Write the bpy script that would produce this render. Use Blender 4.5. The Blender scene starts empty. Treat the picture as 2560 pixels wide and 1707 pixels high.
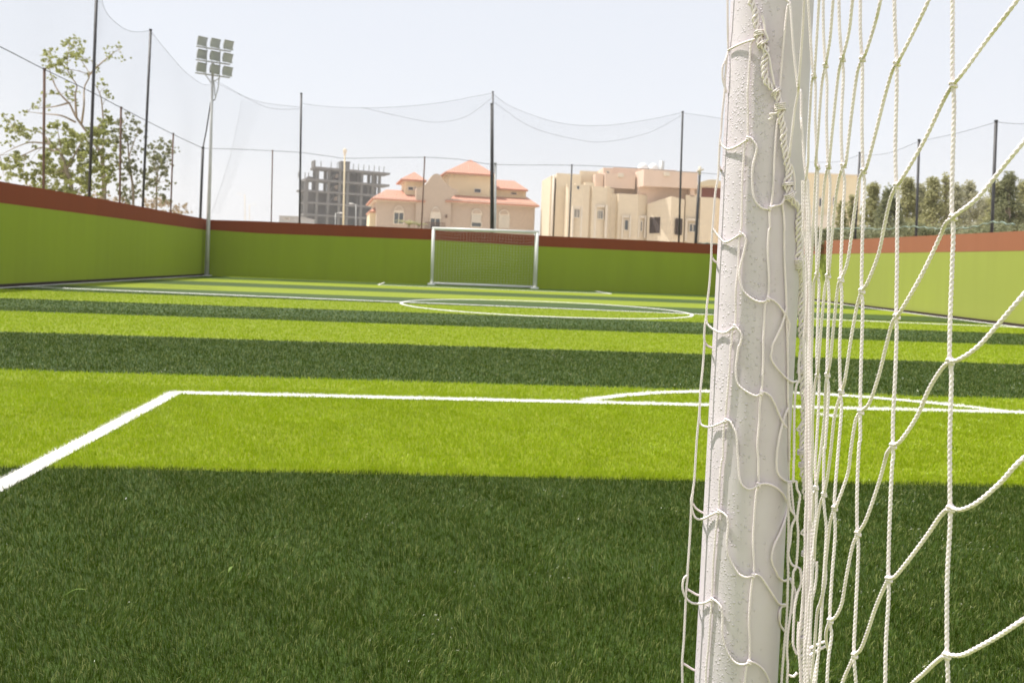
import bpy, bmesh, math, random
import numpy as np
from mathutils import Vector, Matrix
random.seed(7); rng = np.random.default_rng(7)
scene = bpy.context.scene
COL = scene.collection
R = math.radians

# ------------------------------------------------------------------ camera frame
FPX, CX, CY = 2066.0, 1280.0, 656.3          # focal length and optical axis, in photo pixels (2560 wide)
YAW = math.atan(159.0 / 2066.0); ROLL = math.atan(0.04); EYE = 0.9
_F = Vector((math.sin(YAW), math.cos(YAW), 0)); _R0 = Vector((math.cos(YAW), -math.sin(YAW), 0)); _U0 = Vector((0, 0, 1))
_Rt = _R0 * math.cos(ROLL) + _U0 * math.sin(ROLL); _Up = _U0 * math.cos(ROLL) - _R0 * math.sin(ROLL)
CAM = Vector((0, 0, EYE))
def ray(x, y): return _F + _Rt * ((x - CX) / FPX) + _Up * ((CY - y) / FPX)
def D(x, y, d): return CAM + ray(x, y) * d                     # at camera depth d
def G(x, y, z=0.0):                                            # on the ground
    r = ray(x, y); return CAM + r * ((z - EYE) / r.z)
def onplane(x, y, p0, n):
    r = ray(x, y); return CAM + r * ((p0 - CAM).dot(n) / r.dot(n))
def V(x, y): return (x / .91875, y / .91875)                   # survey sheet units -> photo pixels
cam_d = bpy.data.cameras.new('camera'); cam = bpy.data.objects.new('camera', cam_d); COL.objects.link(cam)
m3 = Matrix((_Rt, _Up, -_F)).transposed(); cam.matrix_world = Matrix.Translation(CAM) @ m3.to_4x4()
cam_d.sensor_width = 22.3; cam_d.lens = 22.3 * FPX / 2560; cam_d.sensor_fit = 'HORIZONTAL'
cam_d.shift_y = -(853.5 - CY) / 2560; cam_d.clip_start = 0.02; cam_d.clip_end = 5000
cam_d.dof.use_dof = True; cam_d.dof.focus_distance = 0.98; cam_d.dof.aperture_fstop = 9.0
scene.camera = cam

# ------------------------------------------------------------------ light
SUN_EL, SUN_H = R(62), Vector((-.90, .43, 0)).normalized()
SUN = SUN_H * math.cos(SUN_EL) + Vector((0, 0, math.sin(SUN_EL)))
world = bpy.data.worlds.new('World'); scene.world = world; world.use_nodes = True
wn = world.node_tree; bg = wn.nodes['Background']
sky = wn.nodes.new('ShaderNodeTexSky'); sky.sky_type = 'NISHITA'; sky.sun_disc = False
sky.sun_elevation = SUN_EL; sky.sun_rotation = math.atan2(SUN.x, SUN.y)
sky.altitude = 0; sky.air_density = 1.4; sky.dust_density = 0.6; sky.ozone_density = 1.0
veil = wn.nodes.new('ShaderNodeMix'); veil.data_type = 'RGBA'; veil.inputs[0].default_value = .92    # dust veil whitens the whole sky
veil.inputs[7].default_value = (5.95, 6.2, 6.75, 1)
wn.links.new(sky.outputs[0], veil.inputs[6]); wn.links.new(veil.outputs[2], bg.inputs[0]); bg.inputs[1].default_value = 0.11
sl = bpy.data.lights.new('sun', 'SUN'); sl.energy = 5.0; sl.angle = R(0.6); sl.color = (1, .955, .885)
so = bpy.data.objects.new('sun', sl); COL.objects.link(so); so.rotation_euler = SUN.to_track_quat('Z', 'Y').to_euler()
scene.view_settings.view_transform = 'Standard'; scene.view_settings.look = 'None'
scene.view_settings.exposure = 0.35
cy = scene.cycles
cy.max_bounces = 6; cy.diffuse_bounces = 3; cy.glossy_bounces = 2; cy.transmission_bounces = 3; cy.volume_bounces = 1
cy.transparent_max_bounces = 8; cy.use_denoising = True; cy.sample_clamp_indirect = 6

# ------------------------------------------------------------------ materials
class NT:
    def __init__(s, name):
        s.m = bpy.data.materials.new(name); s.m.use_nodes = True; s.t = s.m.node_tree; s.b = s.t.nodes['Principled BSDF']
    def n(s, kind, **kw):
        o = s.t.nodes.new('ShaderNode' + kind)
        for k, v in kw.items():
            if k in o.inputs: o.inputs[k].default_value = v
            else: setattr(o, k, v)
        return o
    def l(s, a, b): s.t.links.new(a, b)
    def math(s, op, a, b=None, c=None):
        o = s.n('Math', operation=op)
        for i, q in enumerate((a, b, c)):
            if q is None: continue
            if isinstance(q, (int, float)): o.inputs[i].default_value = q
            else: s.l(q, o.inputs[i])
        return o.outputs[0]
    def mix(s, f, a, b, mode='MIX'):
        o = s.n('Mix', data_type='RGBA', blend_type=mode)
        for sock, q in ((o.inputs[0], f), (o.inputs[6], a), (o.inputs[7], b)):
            if isinstance(q, (int, float)): sock.default_value = q
            elif isinstance(q, tuple): sock.default_value = (*q[:3], 1)
            else: s.l(q, sock)
        return o.outputs[2]
    def ramp(s, f, p0, p1):
        o = s.n('MapRange'); o.clamp = True; s.l(f, o.inputs[0]); o.inputs[1].default_value = p0; o.inputs[2].default_value = p1
        return o.outputs[0]
def pos(k): return k.n('NewGeometry').outputs['Position']
def noise(k, vec, scale, detail=3, rough=.55):
    o = k.n('TexNoise', Scale=scale, Detail=detail, Roughness=rough); k.l(vec, o.inputs['Vector']); return o.outputs[0]
def mat(name, col, rough=.7, var=.12, scale=3.0, bump=0.0, bscale=40, metal=0.0, spec=.4, dist=.01):
    k = NT(name); p = pos(k)
    f = noise(k, p, scale, 5, .6)
    a = tuple(c * (1 - var) for c in col); b = tuple(min(1, c * (1 + var)) for c in col)
    k.l(k.mix(k.ramp(f, .3, .7), a, b), k.b.inputs['Base Color'])
    k.b.inputs['Roughness'].default_value = rough; k.b.inputs['Metallic'].default_value = metal
    k.b.inputs['Specular IOR Level'].default_value = spec
    if bump:
        bn = k.n('Bump', Strength=bump, Distance=dist); k.l(noise(k, p, bscale, 4), bn.inputs['Height']); k.l(bn.outputs[0], k.b.inputs['Normal'])
    return k.m
def wallpaint(name, col):                                       # rolled masonry paint, faint vertical runs and dust low down
    k = NT(name); p = pos(k)
    mp = k.n('Mapping'); mp.inputs['Scale'].default_value = (1.3, 1.3, .12); k.l(p, mp.inputs[0])
    st = k.ramp(noise(k, mp.outputs[0], 2.2, 5, .65), .3, .75)
    bl = k.ramp(noise(k, p, .8, 4), .3, .7)
    c = k.mix(st, tuple(x * .95 for x in col), tuple(x * 1.04 for x in col))
    c = k.mix(k.math('MULTIPLY', bl, .12), c, tuple(x * .8 + .02 for x in col))
    k.l(c, k.b.inputs['Base Color']); k.b.inputs['Roughness'].default_value = .75; k.b.inputs['Specular IOR Level'].default_value = .25
    bn = k.n('Bump', Strength=.35, Distance=.01); k.l(noise(k, p, 26, 5, .7), bn.inputs['Height']); k.l(bn.outputs[0], k.b.inputs['Normal'])
    return k.m
DARK, LIGHT = (.043, .078, .008), (.215, .268, .004)  # turf sheet colours, lowered to include the shade between blades
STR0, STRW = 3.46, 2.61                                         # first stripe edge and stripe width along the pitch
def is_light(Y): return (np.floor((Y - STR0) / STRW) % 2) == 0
def turf_mat():
    k = NT('turf'); p = pos(k)
    xyz = k.n('SeparateXYZ'); k.l(p, xyz.inputs[0])
    wob = k.math('MULTIPLY', k.math('SUBTRACT', noise(k, p, 9, 3), .5), .07)
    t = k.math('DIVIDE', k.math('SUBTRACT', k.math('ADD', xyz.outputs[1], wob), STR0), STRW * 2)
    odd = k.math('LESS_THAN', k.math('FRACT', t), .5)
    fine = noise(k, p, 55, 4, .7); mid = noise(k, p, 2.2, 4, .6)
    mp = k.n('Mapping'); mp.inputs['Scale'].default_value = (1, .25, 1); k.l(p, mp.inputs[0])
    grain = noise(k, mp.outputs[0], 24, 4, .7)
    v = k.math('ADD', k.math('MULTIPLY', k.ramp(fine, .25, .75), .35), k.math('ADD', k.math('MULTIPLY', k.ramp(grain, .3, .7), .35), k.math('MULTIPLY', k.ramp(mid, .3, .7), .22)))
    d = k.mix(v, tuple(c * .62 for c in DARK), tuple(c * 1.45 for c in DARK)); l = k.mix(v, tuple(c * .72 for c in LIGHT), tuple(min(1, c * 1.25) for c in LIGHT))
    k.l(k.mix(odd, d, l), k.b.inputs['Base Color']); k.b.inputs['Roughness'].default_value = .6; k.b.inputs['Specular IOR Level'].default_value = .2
    bn = k.n('Bump', Strength=.8, Distance=.02); k.l(k.math('ADD', fine, grain), bn.inputs['Height']); k.l(bn.outputs[0], k.b.inputs['Normal'])
    return k.m
def blade_mat(name, col, rough=.42, spec=.5, trans=.3, var=.35, pale=None):
    k = NT(name); a = k.n('Attribute'); a.attribute_name = 'tint'
    c = k.mix(a.outputs['Fac'], tuple(x * (1 - var) for x in col), tuple(min(1, x * (1 + var) + .01) for x in col))
    c = k.mix(k.ramp(noise(k, pos(k), 1.7, 4, .6), .35, .75), c, tuple(min(1, x * 1.12 + .006) for x in col))
    if pale: c = k.mix(k.ramp(a.outputs['Fac'], .80, .92), c, pale)                # pale yarns, share and tone raised to paint sparkle into the pile
    k.l(c, k.b.inputs['Base Color']); k.b.inputs['Roughness'].default_value = rough; k.b.inputs['Specular IOR Level'].default_value = spec
    tr = k.n('BsdfTranslucent'); k.l(c, tr.inputs[0]); mx = k.n('MixShader', Fac=trans)
    k.l(k.b.outputs[0], mx.inputs[1]); k.l(tr.outputs[0], mx.inputs[2]); k.l(mx.outputs[0], k.t.nodes['Material Output'].inputs[0])
    return k.m
def leaf_mat(name, col, trans=.35, var=.3):
    return blade_mat(name, col, .5, .35, trans, var)
def post_mat():                                                 # thick white paint full of grit and drips on the weather side
    k = NT('gritty_white_paint'); tc = k.n('TexCoord').outputs['Object']; nrm = k.n('NewGeometry').outputs['Normal']
    sx = k.n('SeparateXYZ'); k.l(nrm, sx.inputs[0])
    side = k.ramp(sx.outputs[0], .10, -.55)
    patch = k.ramp(noise(k, tc, 14, 3), .38, .62)
    def grains(scale, r, share):
        vo = k.n('TexVoronoi', Scale=scale, Randomness=1.0); vo.feature = 'F1'; k.l(tc, vo.inputs[0])
        q = k.math('DIVIDE', vo.outputs['Distance'], r); dome = k.math('SQRT', k.math('MAXIMUM', k.math('SUBTRACT', 1.0, k.math('MULTIPLY', q, q)), 0.0))
        sc = k.n('SeparateColor'); k.l(vo.outputs['Color'], sc.inputs[0])
        return k.math('MULTIPLY', dome, k.math('LESS_THAN', sc.outputs[0], share))
    dens = k.math('ADD', k.math('MULTIPLY', side, k.math('ADD', k.math('MULTIPLY', patch, .58), .16)), .018)
    amt = k.math('ADD', k.math('MULTIPLY', grains(190, .36, dens), 1.0), k.math('MULTIPLY', grains(330, .38, dens), .55))
    hgt = k.math('ADD', amt, k.math('MULTIPLY', noise(k, tc, 26, 4), .35))
    bn = k.n('Bump', Strength=1.0, Distance=.00095); k.l(hgt, bn.inputs['Height']); k.l(bn.outputs[0], k.b.inputs['Normal'])
    spk = k.n('TexVoronoi', Scale=70); k.l(tc, spk.inputs[0])
    dot = k.math('MULTIPLY', k.ramp(spk.outputs[0], .13, .07), k.ramp(noise(k, tc, 40, 2), .55, .62))
    base = k.mix(k.ramp(noise(k, tc, 11, 4), .3, .7), (.665, .60, .642), (.745, .685, .725))
    k.l(k.mix(k.math('MULTIPLY', dot, .45), base, (.30, .25, .21)), k.b.inputs['Base Color'])
    k.b.inputs['Roughness'].default_value = .48; k.b.inputs['Specular IOR Level'].default_value = .4
    return k.m
M = {}
M['turf'] = turf_mat()
M['blade_dark'] = blade_mat('dark_blade', (.052, .092, .002), .2, .26, .28, .5, (.33, .36, .12))
M['blade_light'] = blade_mat('light_blade', (.30, .405, .001), .3, .22, .3, .22, (.50, .54, .06))
M['blade_white'] = blade_mat('white_blade', (.82, .80, .77), .5, .4, .25, .06)
M['line'] = mat('white_line', (.78, .76, .73), .6, .08, 20)
M['sand'] = mat('sand', (.60, .52, .42), .9, .2, .4, .4, 3)
M['kerb'] = mat('kerb_concrete', (.42, .41, .40), .8, .2, 6, .3, 30)
M['dirt'] = mat('dirt', (.032, .018, .015), .9, .3, 4)
M['green'] = wallpaint('green_paint', (.285, .365, .020))
M['red'] = wallpaint('terracotta_paint', (.245, .050, .013))
M['green_veiled'] = wallpaint('veiled_green_paint', (.315, .355, .066)); M['red_veiled'] = wallpaint('veiled_terracotta_paint', (.33, .125, .065))  # same wall paints with a glare and haze veil put into the colour
M['rope'] = mat('cream_rope', (.90, .81, .815), .5, .10, 30, 0, 40, 0, .45)
M['lash'] = mat('white_cord', (.90, .82, .80), .45, .06, 60)
M['post'] = post_mat()
M['goalwhite'] = mat('white_gloss_paint', (.76, .76, .73), .4, .05, 4)
M['black'] = mat('black_steel', (.036, .034, .036), .5, .3, 5)
M['rust'] = mat('rusty_steel', (.15, .09, .066), .8, .35, 8)
M['galv'] = mat('galvanised_steel', (.52, .52, .50), .5, .1, 4, 0, 40, .3)
M['lampgrey'] = mat('grey_lamp_housing', (.37, .39, .39), .5, .12, 4)
M['glass'] = mat('lamp_glass', (.36, .38, .40), .4, .08, 3, 0, 40, 0, .6)
M['net'] = mat('dark_netting', (.045, .05, .055), .9, .1, 1)
M['cable'] = mat('dark_cable', (.05, .05, .055), .8, .1, 1)
M['netgreen'] = mat('pale_green_net', (.20, .25, .21), .9, .25, 6)
M['concrete'] = mat('raw_concrete', (.155, .15, .145), .9, .18, .5)
M['block'] = mat('blockwork', (.075, .07, .07), .95, .2, .5)
M['void'] = mat('interior_shade', (.02, .02, .022), .95, .2, .3)  # near-black, the shade of the open rooms put into the colour
def stone_mat(name, col):
    k = NT(name); tc = k.n('TexCoord').outputs['Object']; p = tc
    sx = k.n('SeparateXYZ'); k.l(p, sx.inputs[0]); cb = k.n('CombineXYZ'); k.l(k.math('ADD', sx.outputs[0], sx.outputs[1]), cb.inputs[0]); k.l(sx.outputs[2], cb.inputs[1])
    br = k.n('TexBrick', Scale=2.2); k.l(cb.outputs[0], br.inputs[0])
    br.inputs[1].default_value = (*col, 1); br.inputs[2].default_value = (*[c * .9 for c in col], 1); br.inputs[3].default_value = (*[c * .8 for c in col], 1)
    br.inputs['Mortar Size'].default_value = .012
    k.l(k.mix(k.math('MULTIPLY', k.ramp(noise(k, p, .7, 5, .65), .35, .75), .5), br.outputs[0], tuple(c * .88 for c in col)), k.b.inputs['Base Color'])
    k.b.inputs['Roughness'].default_value = .85; k.b.inputs['Specular IOR Level'].default_value = .2
    return k.m
def tile_mat(name, col):
    k = NT(name); tc = k.n('TexCoord').outputs['Object']
    w = k.n('TexWave', Scale=1.4, Distortion=.2); w.bands_direction = 'X'; k.l(tc, w.inputs[0])
    w2 = k.n('TexWave', Scale=1.1, Distortion=.3); w2.bands_direction = 'Z'; k.l(tc, w2.inputs[0])
    v = k.math('ADD', k.math('MULTIPLY', w.outputs[1], .3), k.math('MULTIPLY', w2.outputs[1], .12))
    v = k.math('ADD', v, k.math('MULTIPLY', k.ramp(noise(k, tc, 3, 5), .3, .7), .4))
    k.l(k.mix(v, tuple(c * .82 for c in col), tuple(min(1, c * 1.14) for c in col)), k.b.inputs['Base Color'])
    k.b.inputs['Roughness'].default_value = .8
    bn = k.n('Bump', Strength=.5, Distance=.05); k.l(w.outputs[1], bn.inputs['Height']); k.l(bn.outputs[0], k.b.inputs['Normal'])
    return k.m
M['stone'] = stone_mat('pink_stone', (.57, .462, .37))
M['cream'] = mat('cream_render', (.74, .635, .44), .85, .07, .6)
M['tile'] = tile_mat('terracotta_tile', (.54, .275, .195))
M['villa'] = stone_mat('beige_panel', (.80, .685, .52))
M['villapink'] = mat('pink_render', (.70, .545, .44), .85, .06, .5)
M['trim'] = mat('pale_trim', (.72, .64, .53), .8, .06, 1)
M['shutter'] = mat('pale_shutter', (.60, .55, .47), .7, .06, 2)
M['window'] = mat('window_glass', (.10, .11, .115), .15, .2, .8, 0, 40, 0, .6)
M['louvre'] = mat('brown_louvre', (.085, .06, .052), .6, .15, 2)
M['maroon'] = mat('maroon_wall', (.20, .075, .06), .85, .1, .5)
M['tank'] = mat('white_tank', (.75, .75, .74), .5, .05, 1)
M['bark'] = mat('bark', (.34, .28, .22), .9, .25, 9, .5, 30)
M['leaf_pale'] = leaf_mat('pale_leaf', (.33, .35, .125), .5)
M['leaf_dark'] = leaf_mat('dark_leaf', (.25, .26, .14), .5)
M['leaf_olive'] = leaf_mat('olive_leaf', (.40, .39, .20), .5)
M['leaf_grey'] = leaf_mat('greyish_leaf', (.42, .41, .27), .5)
M['leaf_dry'] = leaf_mat('dry_leaf', (.45, .36, .24), .4)
M['leaf_fallen'] = leaf_mat('fallen_leaf', (.20, .30, .05), .3)

# ------------------------------------------------------------------ mesh helpers
def root_loc(o):
    while o.parent is not None: o = o.parent
    return Vector(o.location)
class MB:
    def __init__(s): s.v, s.f = [], []
    def add(s, vs, fs):
        o = len(s.v); s.v += [tuple(p) for p in vs]; s.f += [tuple(i + o for i in f) for f in fs]
    def hexa(s, a):                                             # 8 corners: bottom ring then top ring
        s.add(a, [(3, 2, 1, 0), (4, 5, 6, 7), (0, 1, 5, 4), (1, 2, 6, 5), (2, 3, 7, 6), (3, 0, 4, 7)])
    def box(s, c, d, ax=None):
        ex, ey, ez = ax or (Vector((1, 0, 0)), Vector((0, 1, 0)), Vector((0, 0, 1)))
        c = Vector(c); x, y, z = (q / 2 for q in d)
        s.hexa([c + ex * (i * x) + ey * (j * y) + ez * (k * z) for k in (-1, 1) for i, j in ((-1, -1), (1, -1), (1, 1), (-1, 1))])
    def bar(s, a, b, w, h=None, up=Vector((0, 0, 1))):
        a, b = Vector(a), Vector(b); t = (b - a).normalized(); e1 = t.cross(up)
        if e1.length < 1e-3: e1 = t.cross(Vector((0, 1, 0)))
        e1.normalize(); e2 = e1.cross(t); h = h or w
        q = [e1 * (i * w / 2) + e2 * (j * h / 2) for i, j in ((-1, -1), (1, -1), (1, 1), (-1, 1))]
        s.hexa([a + x for x in q] + [b + x for x in q])
    def tube(s, pts, rad, n=8, cap=True):
        pts = [Vector(p) for p in pts]; rr = rad if isinstance(rad, (list, tuple)) else [rad] * len(pts)
        t = [(pts[min(i + 1, len(pts) - 1)] - pts[max(i - 1, 0)]).normalized() for i in range(len(pts))]
        ref = Vector((0, 0, 1)) if abs(t[0].z) < .9 else Vector((0, 1, 0)); e1 = t[0].cross(ref).normalized()
        vs = []
        for p, q, r in zip(pts, t, rr):
            e1 = (e1 - q * e1.dot(q)).normalized(); e2 = q.cross(e1)
            vs += [p + (e1 * math.cos(2 * math.pi * k / n) + e2 * math.sin(2 * math.pi * k / n)) * r for k in range(n)]
        fs = [(i * n + k, i * n + (k + 1) % n, (i + 1) * n + (k + 1) % n, (i + 1) * n + k) for i in range(len(pts) - 1) for k in range(n)]
        if cap: fs += [tuple(range(n - 1, -1, -1)), tuple((len(pts) - 1) * n + k for k in range(n))]
        s.add(vs, fs)
    def blob(s, c, r, n=8, m=6):
        c = Vector(c); r = r if isinstance(r, (tuple, list)) else (r, r, r); vs = []
        for j in range(1, m):
            th = math.pi * j / m
            for i in range(n):
                ph = 2 * math.pi * i / n; vs.append(c + Vector((r[0] * math.sin(th) * math.cos(ph), r[1] * math.sin(th) * math.sin(ph), r[2] * math.cos(th))))
        a = len(vs); vs += [c + Vector((0, 0, r[2])), c - Vector((0, 0, r[2]))]
        fs = [(j * n + i, (j + 1) * n + i, (j + 1) * n + (i + 1) % n, j * n + (i + 1) % n) for j in range(m - 2) for i in range(n)]
        fs += [(a, i, (i + 1) % n) for i in range(n)] + [(a + 1, (m - 2) * n + (i + 1) % n, (m - 2) * n + i) for i in range(n)]
        s.add(vs, fs)
    def build(s, name, m, parent=None, smooth=False, bevel=0.0):
        me = bpy.data.meshes.new(name); off = Vector((0, 0, 0))
        if parent is not None: off = root_loc(parent)
        me.from_pydata([tuple(Vector(p) - off) for p in s.v], [], s.f); me.update()
        o = bpy.data.objects.new(name, me); COL.objects.link(o); me.materials.append(m)
        bm = bmesh.new(); bm.from_mesh(me); bmesh.ops.recalc_face_normals(bm, faces=bm.faces)
        if bevel: bmesh.ops.bevel(bm, geom=[e for e in bm.edges if len(e.link_faces) == 2 and e.calc_face_angle(0) > .5], offset=bevel, segments=2, affect='EDGES')
        bm.to_mesh(me); bm.free()
        if smooth: me.polygons.foreach_set('use_smooth', [True] * len(me.polygons))
        if parent is not None:
            o.parent = parent
        return o
def npmesh(name, v, quads=None, tris=None, mats=(), midx=None, parent=None, smooth=False, attr=None):
    me = bpy.data.meshes.new(name); v = np.asarray(v, np.float32)
    off = np.zeros(3, np.float32)
    if parent is not None: off = np.array(root_loc(parent), np.float32)
    nq = 0 if quads is None else len(quads); nt = 0 if tris is None else len(tris)
    me.vertices.add(len(v)); me.vertices.foreach_set('co', (v - off).ravel())
    loops = np.concatenate([a.ravel() for a in (quads, tris) if a is not None]).astype(np.int32)
    me.loops.add(len(loops)); me.loops.foreach_set('vertex_index', loops)
    st = np.concatenate([np.arange(nq) * 4, nq * 4 + np.arange(nt) * 3]).astype(np.int32)
    me.polygons.add(nq + nt); me.polygons.foreach_set('loop_start', st)
    if midx is not None: me.polygons.foreach_set('material_index', np.asarray(midx, np.int32))
    if smooth: me.polygons.foreach_set('use_smooth', np.ones(nq + nt, bool))
    me.update(calc_edges=True); me.validate()
    if attr is not None:
        at = me.attributes.new('tint', 'FLOAT', 'POINT'); at.data.foreach_set('value', np.asarray(attr, np.float32))
    for m in mats: me.materials.append(m)
    o = bpy.data.objects.new(name, me); COL.objects.link(o)
    if parent is not None: o.parent = parent
    return o
def tag(o, label=None, cat=None, group=None, kind=None):
    if label: o['label'] = label
    if cat: o['category'] = cat
    if group: o['group'] = group
    if kind: o['kind'] = kind
    return o
def empty(name, loc, label, cat, group=None):
    o = bpy.data.objects.new(name, None); COL.objects.link(o); o.location = loc; o.empty_display_size = .2
    return tag(o, label, cat, group)
# ------------------------------------------------------------------ ground, pitch, boundary walls
mb = MB(); mb.add([(-700, -700, -.03), (700, -700, -.03), (700, 700, -.03), (-700, 700, -.03)], [(0, 1, 2, 3)])
tag(mb.build('ground', M['sand']), kind='structure')
cL = G(*V(476, 632.4)); cL0 = G(*V(0, 660))
dL = (cL0 - cL); dL.z = 0; dL.normalize()
rA, rB = G(*V(2060, 715)), G(*V(2352, 752)); dR = (rB - rA).normalized()
fR = D(*V(1800, 690), 29.95); fR.z = 0; dFar = (fR - cL).normalized()
A = np.array([[dFar.x, -dR.x], [dFar.y, -dR.y]]); tt = np.linalg.solve(A, np.array([rA.x - cL.x, rA.y - cL.y]))
cR = cL + dFar * tt[0]
endL, endR = cL + dL * 36, cR + dR * 36
mb = MB(); mb.add([cL, cR, endR, endL], [(0, 1, 2, 3)])
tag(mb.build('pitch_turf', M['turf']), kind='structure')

nFar = Vector((-dFar.y, dFar.x, 0)); nL = Vector((dL.y, -dL.x, 0)); nR = Vector((-dR.y, dR.x, 0))
if nFar.y < 0: nFar = -nFar
if nL.x > 0: nL = -nL
if nR.x < 0: nR = -nR
def wall(origin, d, n, L, top, band, label, mg='green', mr='red'):
    """top, band: (photo x, photo y) samples of wall top and lower edge of the red band."""
    def prof(samples):
        s = []
        for x, y in samples:
            p = onplane(x, y, origin, n); s.append(((p - origin).dot(d), p.z))
        return sorted(s)
    T, B = prof(top), prof(band)
    def at(S, q): return float(np.interp(q, [a for a, _ in S], [b for _, b in S]))
    st = np.linspace(0, L, 25); th = .2
    o = empty('boundary_wall', origin, label, 'wall')
    for nm, mt, lo, hi, out in (('wall_face', M[mg], lambda q: -.03, lambda q: at(B, q), 0), ('painted_band', M[mr], lambda q: at(B, q), lambda q: at(T, q), .003)):
        mb = MB(); vs = []
        for q in st:
            p = origin + d * q
            vs += [p - n * out + Vector((0, 0, lo(q))), p - n * out + Vector((0, 0, hi(q))), p + n * (th + out) + Vector((0, 0, hi(q))), p + n * (th + out) + Vector((0, 0, lo(q)))]
        fs = [(4 * i + a, 4 * i + (a + 1) % 4, 4 * i + 4 + (a + 1) % 4, 4 * i + 4 + a) for i in range(len(st) - 1) for a in range(4)]
        fs += [(0, 1, 2, 3), tuple(4 * (len(st) - 1) + a for a in (3, 2, 1, 0))]
        mb.add(vs, fs); mb.build(nm, mt, o)
    return lambda q: at(T, q)
wall(cL, dFar, nFar, (cR - cL).length, [V(480, 505), V(588, 508), V(990, 526), V(1237, 541), V(1543, 555), V(1640, 562)],
     [V(480, 528), V(588, 535.7), V(990, 551), V(1237, 566), V(1543, 579.7)], 'far green wall with a terracotta band, behind the distant goal')
def wall_top(samples, origin, d, n):
    s = sorted(((onplane(x, y, origin, n) - origin).dot(d), onplane(x, y, origin, n).z) for x, y in samples)
    return lambda q: float(np.interp(q, [a for a, _ in s], [b for _, b in s]))
topF = wall_top([V(480, 505), V(588, 508), V(990, 526), V(1237, 541), V(1543, 555), V(1640, 562)], cL, dFar, nFar)
LT = [V(0, 416.7), V(211, 453), V(460, 501)]
wall(cL + dL * .002, dL, nL, 36, LT, [V(0, 466), V(211, 493.5), V(453, 526)], 'green wall with terracotta band along the left touchline, trees behind it')
topL = wall_top(LT, cL, dL, nL)
RT = [V(1895, 553), V(2120, 542), V(2352, 530.6)]
wall(cR + dR * .002, dR, nR, 36, RT, [V(1917, 583), V(2352, 576)], 'sunlit green wall with terracotta band, seen through the near net', 'green_veiled', 'red_veiled')
topR = wall_top(RT, cR, dR, nR)
# low kerbs and dirt gaps at the foot of the side walls
for o_, d_, n_, nm in ((cL, dL, nL, 'kerb'), (cR, dR, nR, 'kerb')):
    mb = MB(); a = o_ - n_ * .05; mb.bar(a + Vector((0, 0, .02)), a + d_ * 36 + Vector((0, 0, .02)), .10, .09)
    tag(mb.build(nm, M['dirt']), kind='structure')

# ------------------------------------------------------------------ pitch markings
HW = .042; SEGS = []                                            # centre-lines of the markings: (name, polyline)
pc = G(*V(402, 903)); pYo = pc.y; pX0 = pc.x; pc2 = G(*V(0, 1117)); ctrX = 2.31
dirS = (pc2 - pc).normalized()
SEGS.append(('penalty_area_line', [pc + dirS * 6.0, pc]))
pe = G(*V(2340, 948.5)); dirF = Vector((pe.x - pc.x, pe.y - pc.y, 0)).normalized()
SEGS.append(('penalty_area_line', [pc, pc + dirF * 8.0]))
a0, a1 = G(*V(1345, 921)), G(*V(2320, 947.5)); ap = G(*V(1835, 903.5)); mid = (a0 + a1) / 2; ch = (a1 - a0).length / 2; e1 = (a1 - a0).normalized(); e2 = Vector((-e1.y, e1.x, 0)); sg = (ap - mid).dot(e2)
rad = (ch * ch + sg * sg) / (2 * sg); cc = mid - e2 * (rad - sg)
ang = math.asin(min(1, ch / rad)); SEGS.append(('penalty_arc_line', [cc + e1 * (rad * math.sin(t)) + e2 * (rad * math.cos(t)) for t in np.linspace(-ang, ang, 40)]))
s0, s1 = G(*V(1884, 954)), G(*V(1922, 957.5)); SEGS.append(('penalty_spot', [s0, s1]))
h0, h1 = G(*V(925, 694.5)), G(*V(1585, 721.5)); hd = (h1 - h0).normalized()
SEGS.append(('halfway_line', [h0 - hd * 8.3, h1 + hd * 6.7]))
hc = (h0 + h1) / 2; hr = (h1 - h0).length / 2 - .0
SEGS.append(('centre_circle_line', [hc + Vector((math.cos(t), math.sin(t) * .95, 0)) * hr for t in np.linspace(0, 2 * math.pi, 81)]))
b0, b1 = G(*V(868, 655)), G(*V(1405, 675.5)); bb0, bb1 = G(*V(885, 648.6)), G(*V(1363, 668.5))
SEGS += [('far_area_line', [b0, b1]), ('far_area_line', [b0, b0 + (bb0 - b0) * .85]), ('far_area_line', [b1, b1 + (bb1 - b1) * .85])]
SEGS.append(('touchline', [cL - nL * .19 - dL * -.4, cL - nL * .19 + dL * 34])); SEGS.append(('touchline', [cR - nR * .19 + dR * .4, cR - nR * .19 + dR * 34]))
def seg_mask(P, poly, hw):                                      # which of the points lie within hw of the polyline
    m = np.zeros(len(P), bool); best = np.full(len(P), 9.0)
    for a, b in zip(poly[:-1], poly[1:]):
        ax, ay = a.x, a.y; dx, dy = b.x - ax, b.y - ay; q = dx * dx + dy * dy
        t = np.clip(((P[:, 0] - ax) * dx + (P[:, 1] - ay) * dy) / q, 0, 1)
        best = np.minimum(best, np.hypot(P[:, 0] - ax - t * dx, P[:, 1] - ay - t * dy))
    return best < hw
def line_strip(poly, w, z, up=.003):
    n = len(poly); vs = []
    for i, p in enumerate(poly):
        t = (poly[min(i + 1, n - 1)] - poly[max(i - 1, 0)]).normalized(); e = Vector((-t.y, t.x, 0)) * w
        vs += [(p.x - e.x, p.y - e.y, z), (p.x - e.x * .75, p.y - e.y * .75, z + up), (p.x + e.x * .75, p.y + e.y * .75, z + up), (p.x + e.x, p.y + e.y, z)]
    return np.array(vs), np.array([(4 * i + k, 4 * i + k + 1, 4 * i + k + 5, 4 * i + k + 4) for i in range(n - 1) for k in range(3)])
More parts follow.
